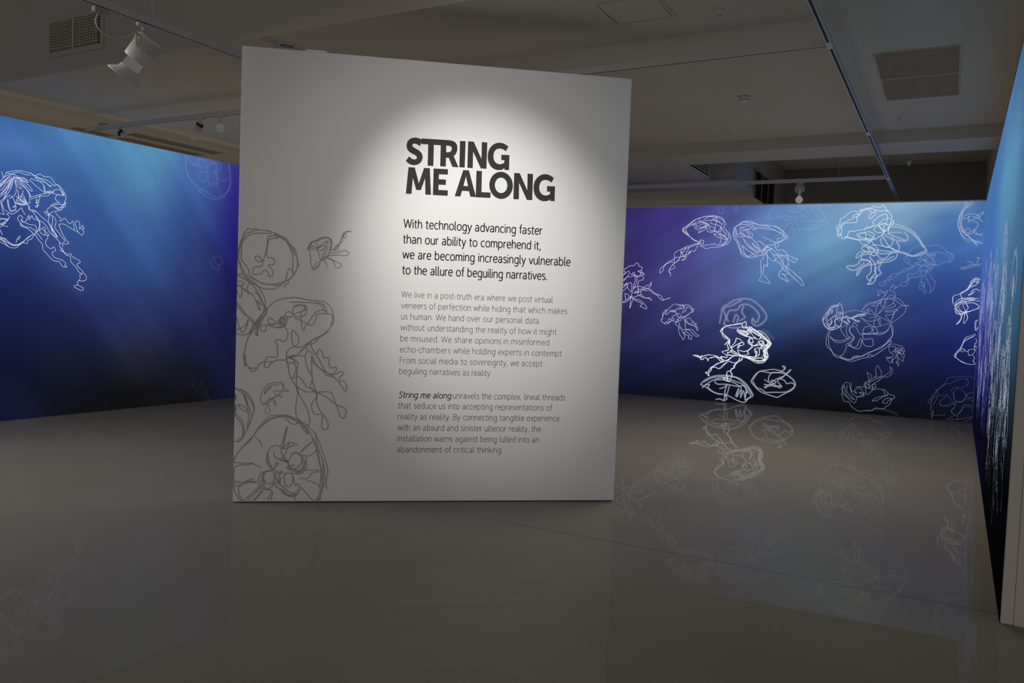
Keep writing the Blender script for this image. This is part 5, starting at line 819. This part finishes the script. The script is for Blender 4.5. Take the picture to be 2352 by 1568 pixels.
# access hatch
t = link(bpy.data.objects.new('access_hatch', None)); t.location = (-2.06, 5.41, 3.6)
tag(t, 'barely raised square white access hatch in the ceiling at the top of the photo', 'hatch')
bm = bmesh.new(); bevel_box(bm, -0.205, 0.205, -0.20, 0.20, -0.006, 0.004, 0.002); mesh_obj('hatch_door', bm, M_ceil, t)
bm = bmesh.new(); ring_box(bm, -0.228, 0.228, -0.223, 0.223, -0.008, 0.004, 0.016); mesh_obj('frame', bm, M_ceil, t)

# wall grille on the bulkhead
t = link(bpy.data.objects.new('air_grille', None)); t.location = (-7.525, 4.79, 3.945)
tag(t, 'cream egg-crate air grille in two halves on the bulkhead at the upper left', 'air grille')
bm = bmesh.new(); box(bm, -0.385, 0.385, -0.002, 0.02, -0.14, 0.14); mesh_obj('cavity', bm, M_dkvent, t)
bm = bmesh.new(); ring_box(bm, -0.44, 0.44, -0.012, 0.01, -0.19, 0.19, 0.05, 'xz'); mesh_obj('frame', bm, M_ceil, t)
bm = bmesh.new(); box(bm, -0.012, 0.012, -0.03, 0.0, -0.14, 0.14); mesh_obj('centre_bar', bm, M_cream, t)
for s in (-1, 1):
    bm = bmesh.new()
    x0, x1 = (-0.385, -0.012) if s < 0 else (0.012, 0.385)
    for k in range(1, 11): 
        z = -0.14 + k * 0.28 / 11; box(bm, x0, x1, -0.028, -0.002, z - 0.003, z + 0.003)
    for k in range(1, 9):
        xx = x0 + k * (x1 - x0) / 9; box(bm, xx - 0.003, xx + 0.003, -0.024, -0.002, -0.138, 0.138)
    mesh_obj('slat_grid', bm, M_cream, t)
# louvred vent inside the recess beside the beam
t = link(bpy.data.objects.new('louvre_vent', None)); t.location = (-3.32, 11.42, 3.70)
tag(t, 'louvred vent in the ceiling recess at the left end of the cross beam', 'vent')
bm = bmesh.new(); box(bm, 0.0, 0.01, -0.62, 0.62, -0.17, 0.17); mesh_obj('cavity', bm, M_dkvent, t)
bm = bmesh.new(); ring_box(bm, 0.0, 0.022, -0.645, 0.645, -0.19, 0.19, 0.022, 'yz'); mesh_obj('frame', bm, M_cream, t)
bm = bmesh.new()
for k in range(1, 10): box(bm, 0.004, 0.03, -0.62, 0.62, -0.17 + k * 0.034 - 0.005, -0.17 + k * 0.034 + 0.005)
mesh_obj('louvre_blades', bm, M_cream, t)
# dark louvre on the pier
t = link(bpy.data.objects.new('dark_louvre', None)); t.location = (-2.93, 14.2, 3.62)
tag(t, 'dark narrow louvre panel on the pier above the back mural', 'louvre')
bm = bmesh.new(); box(bm, 0.0, 0.015, -0.8, 0.8, -0.22, 0.22); mesh_obj('cavity', bm, M_black, t)
for k in (-0.8, -0.27, 0.27, 0.8):
    bm = bmesh.new(); box(bm, 0.0, 0.03, k - 0.02, k + 0.02, -0.23, 0.23); mesh_obj('mullion', bm, M_dark, t)
# linear diffusers along the left ceiling edge
def diffuser(x0, x1, y0, y1, label):
    t = link(bpy.data.objects.new('linear_diffuser', None)); t.location = ((x0 + x1) / 2, (y0 + y1) / 2, 3.6); tag(t, label, 'diffuser', 'linear diffusers over the left mural')
    w, l = (x1 - x0) / 2, (y1 - y0) / 2
    bm = bmesh.new(); box(bm, -w, w, -l, l, -0.004, 0.01); mesh_obj('diffuser_plate', bm, M_brown, t)
    bm = bmesh.new(); box(bm, w - 0.03, w - 0.012, -l, l, -0.007, 0.01); mesh_obj('air_slot', bm, M_dkvent, t)
    bm = bmesh.new()
    for q in (-w - 0.012, w): box(bm, q, q + 0.012, -l - 0.012, l + 0.012, -0.012, 0.005)
    mesh_obj('frame', bm, M_ceil, t)
diffuser(-9.87, -9.68, 7.02, 8.48, 'long brown slot diffuser in the ceiling, inner one of the pair above the left mural')
diffuser(-10.28, -10.10, 7.16, 8.48, 'long brown slot diffuser in the ceiling, outer one next to the wall')
diffuser(-10.28, -10.13, 6.5, 7.02, 'short piece of brown slot diffuser before the long pair')
t = link(bpy.data.objects.new('junction_box', None)); t.location = (-9.6, 6.5, 3.6)
tag(t, 'small grey box on the ceiling above the left mural', 'junction box')
bm = bmesh.new(); bevel_box(bm, -0.05, 0.05, -0.05, 0.05, -0.05, 0.0, 0.005); mesh_obj('box_body', bm, M_grey, t)
bm = bmesh.new(); tube(bm, [(0, 0.05, -0.025), (0, 0.12, -0.025), (0.01, 0.16, -0.004)], 0.008, 8); mesh_obj('conduit', bm, M_white, t)
# hanging sensor near the end of the long track
t = link(bpy.data.objects.new('hanging_sensor', None)); t.location = (-0.62, 12.6, 4.25)
tag(t, 'tiny white sensor hanging on a thin cord in the dark recess', 'sensor')
bm = bmesh.new(); tube(bm, [(0, 0, 0), (0, 0, -0.52)], 0.004, 6); mesh_obj('cord', bm, M_white, t)
bm = bmesh.new(); lathe(bm, [(0.03, -0.52), (0.03, -0.55), (0.018, -0.57), (0.012, -0.60)], None, 14); mesh_obj('sensor_body', bm, M_white, t, True)
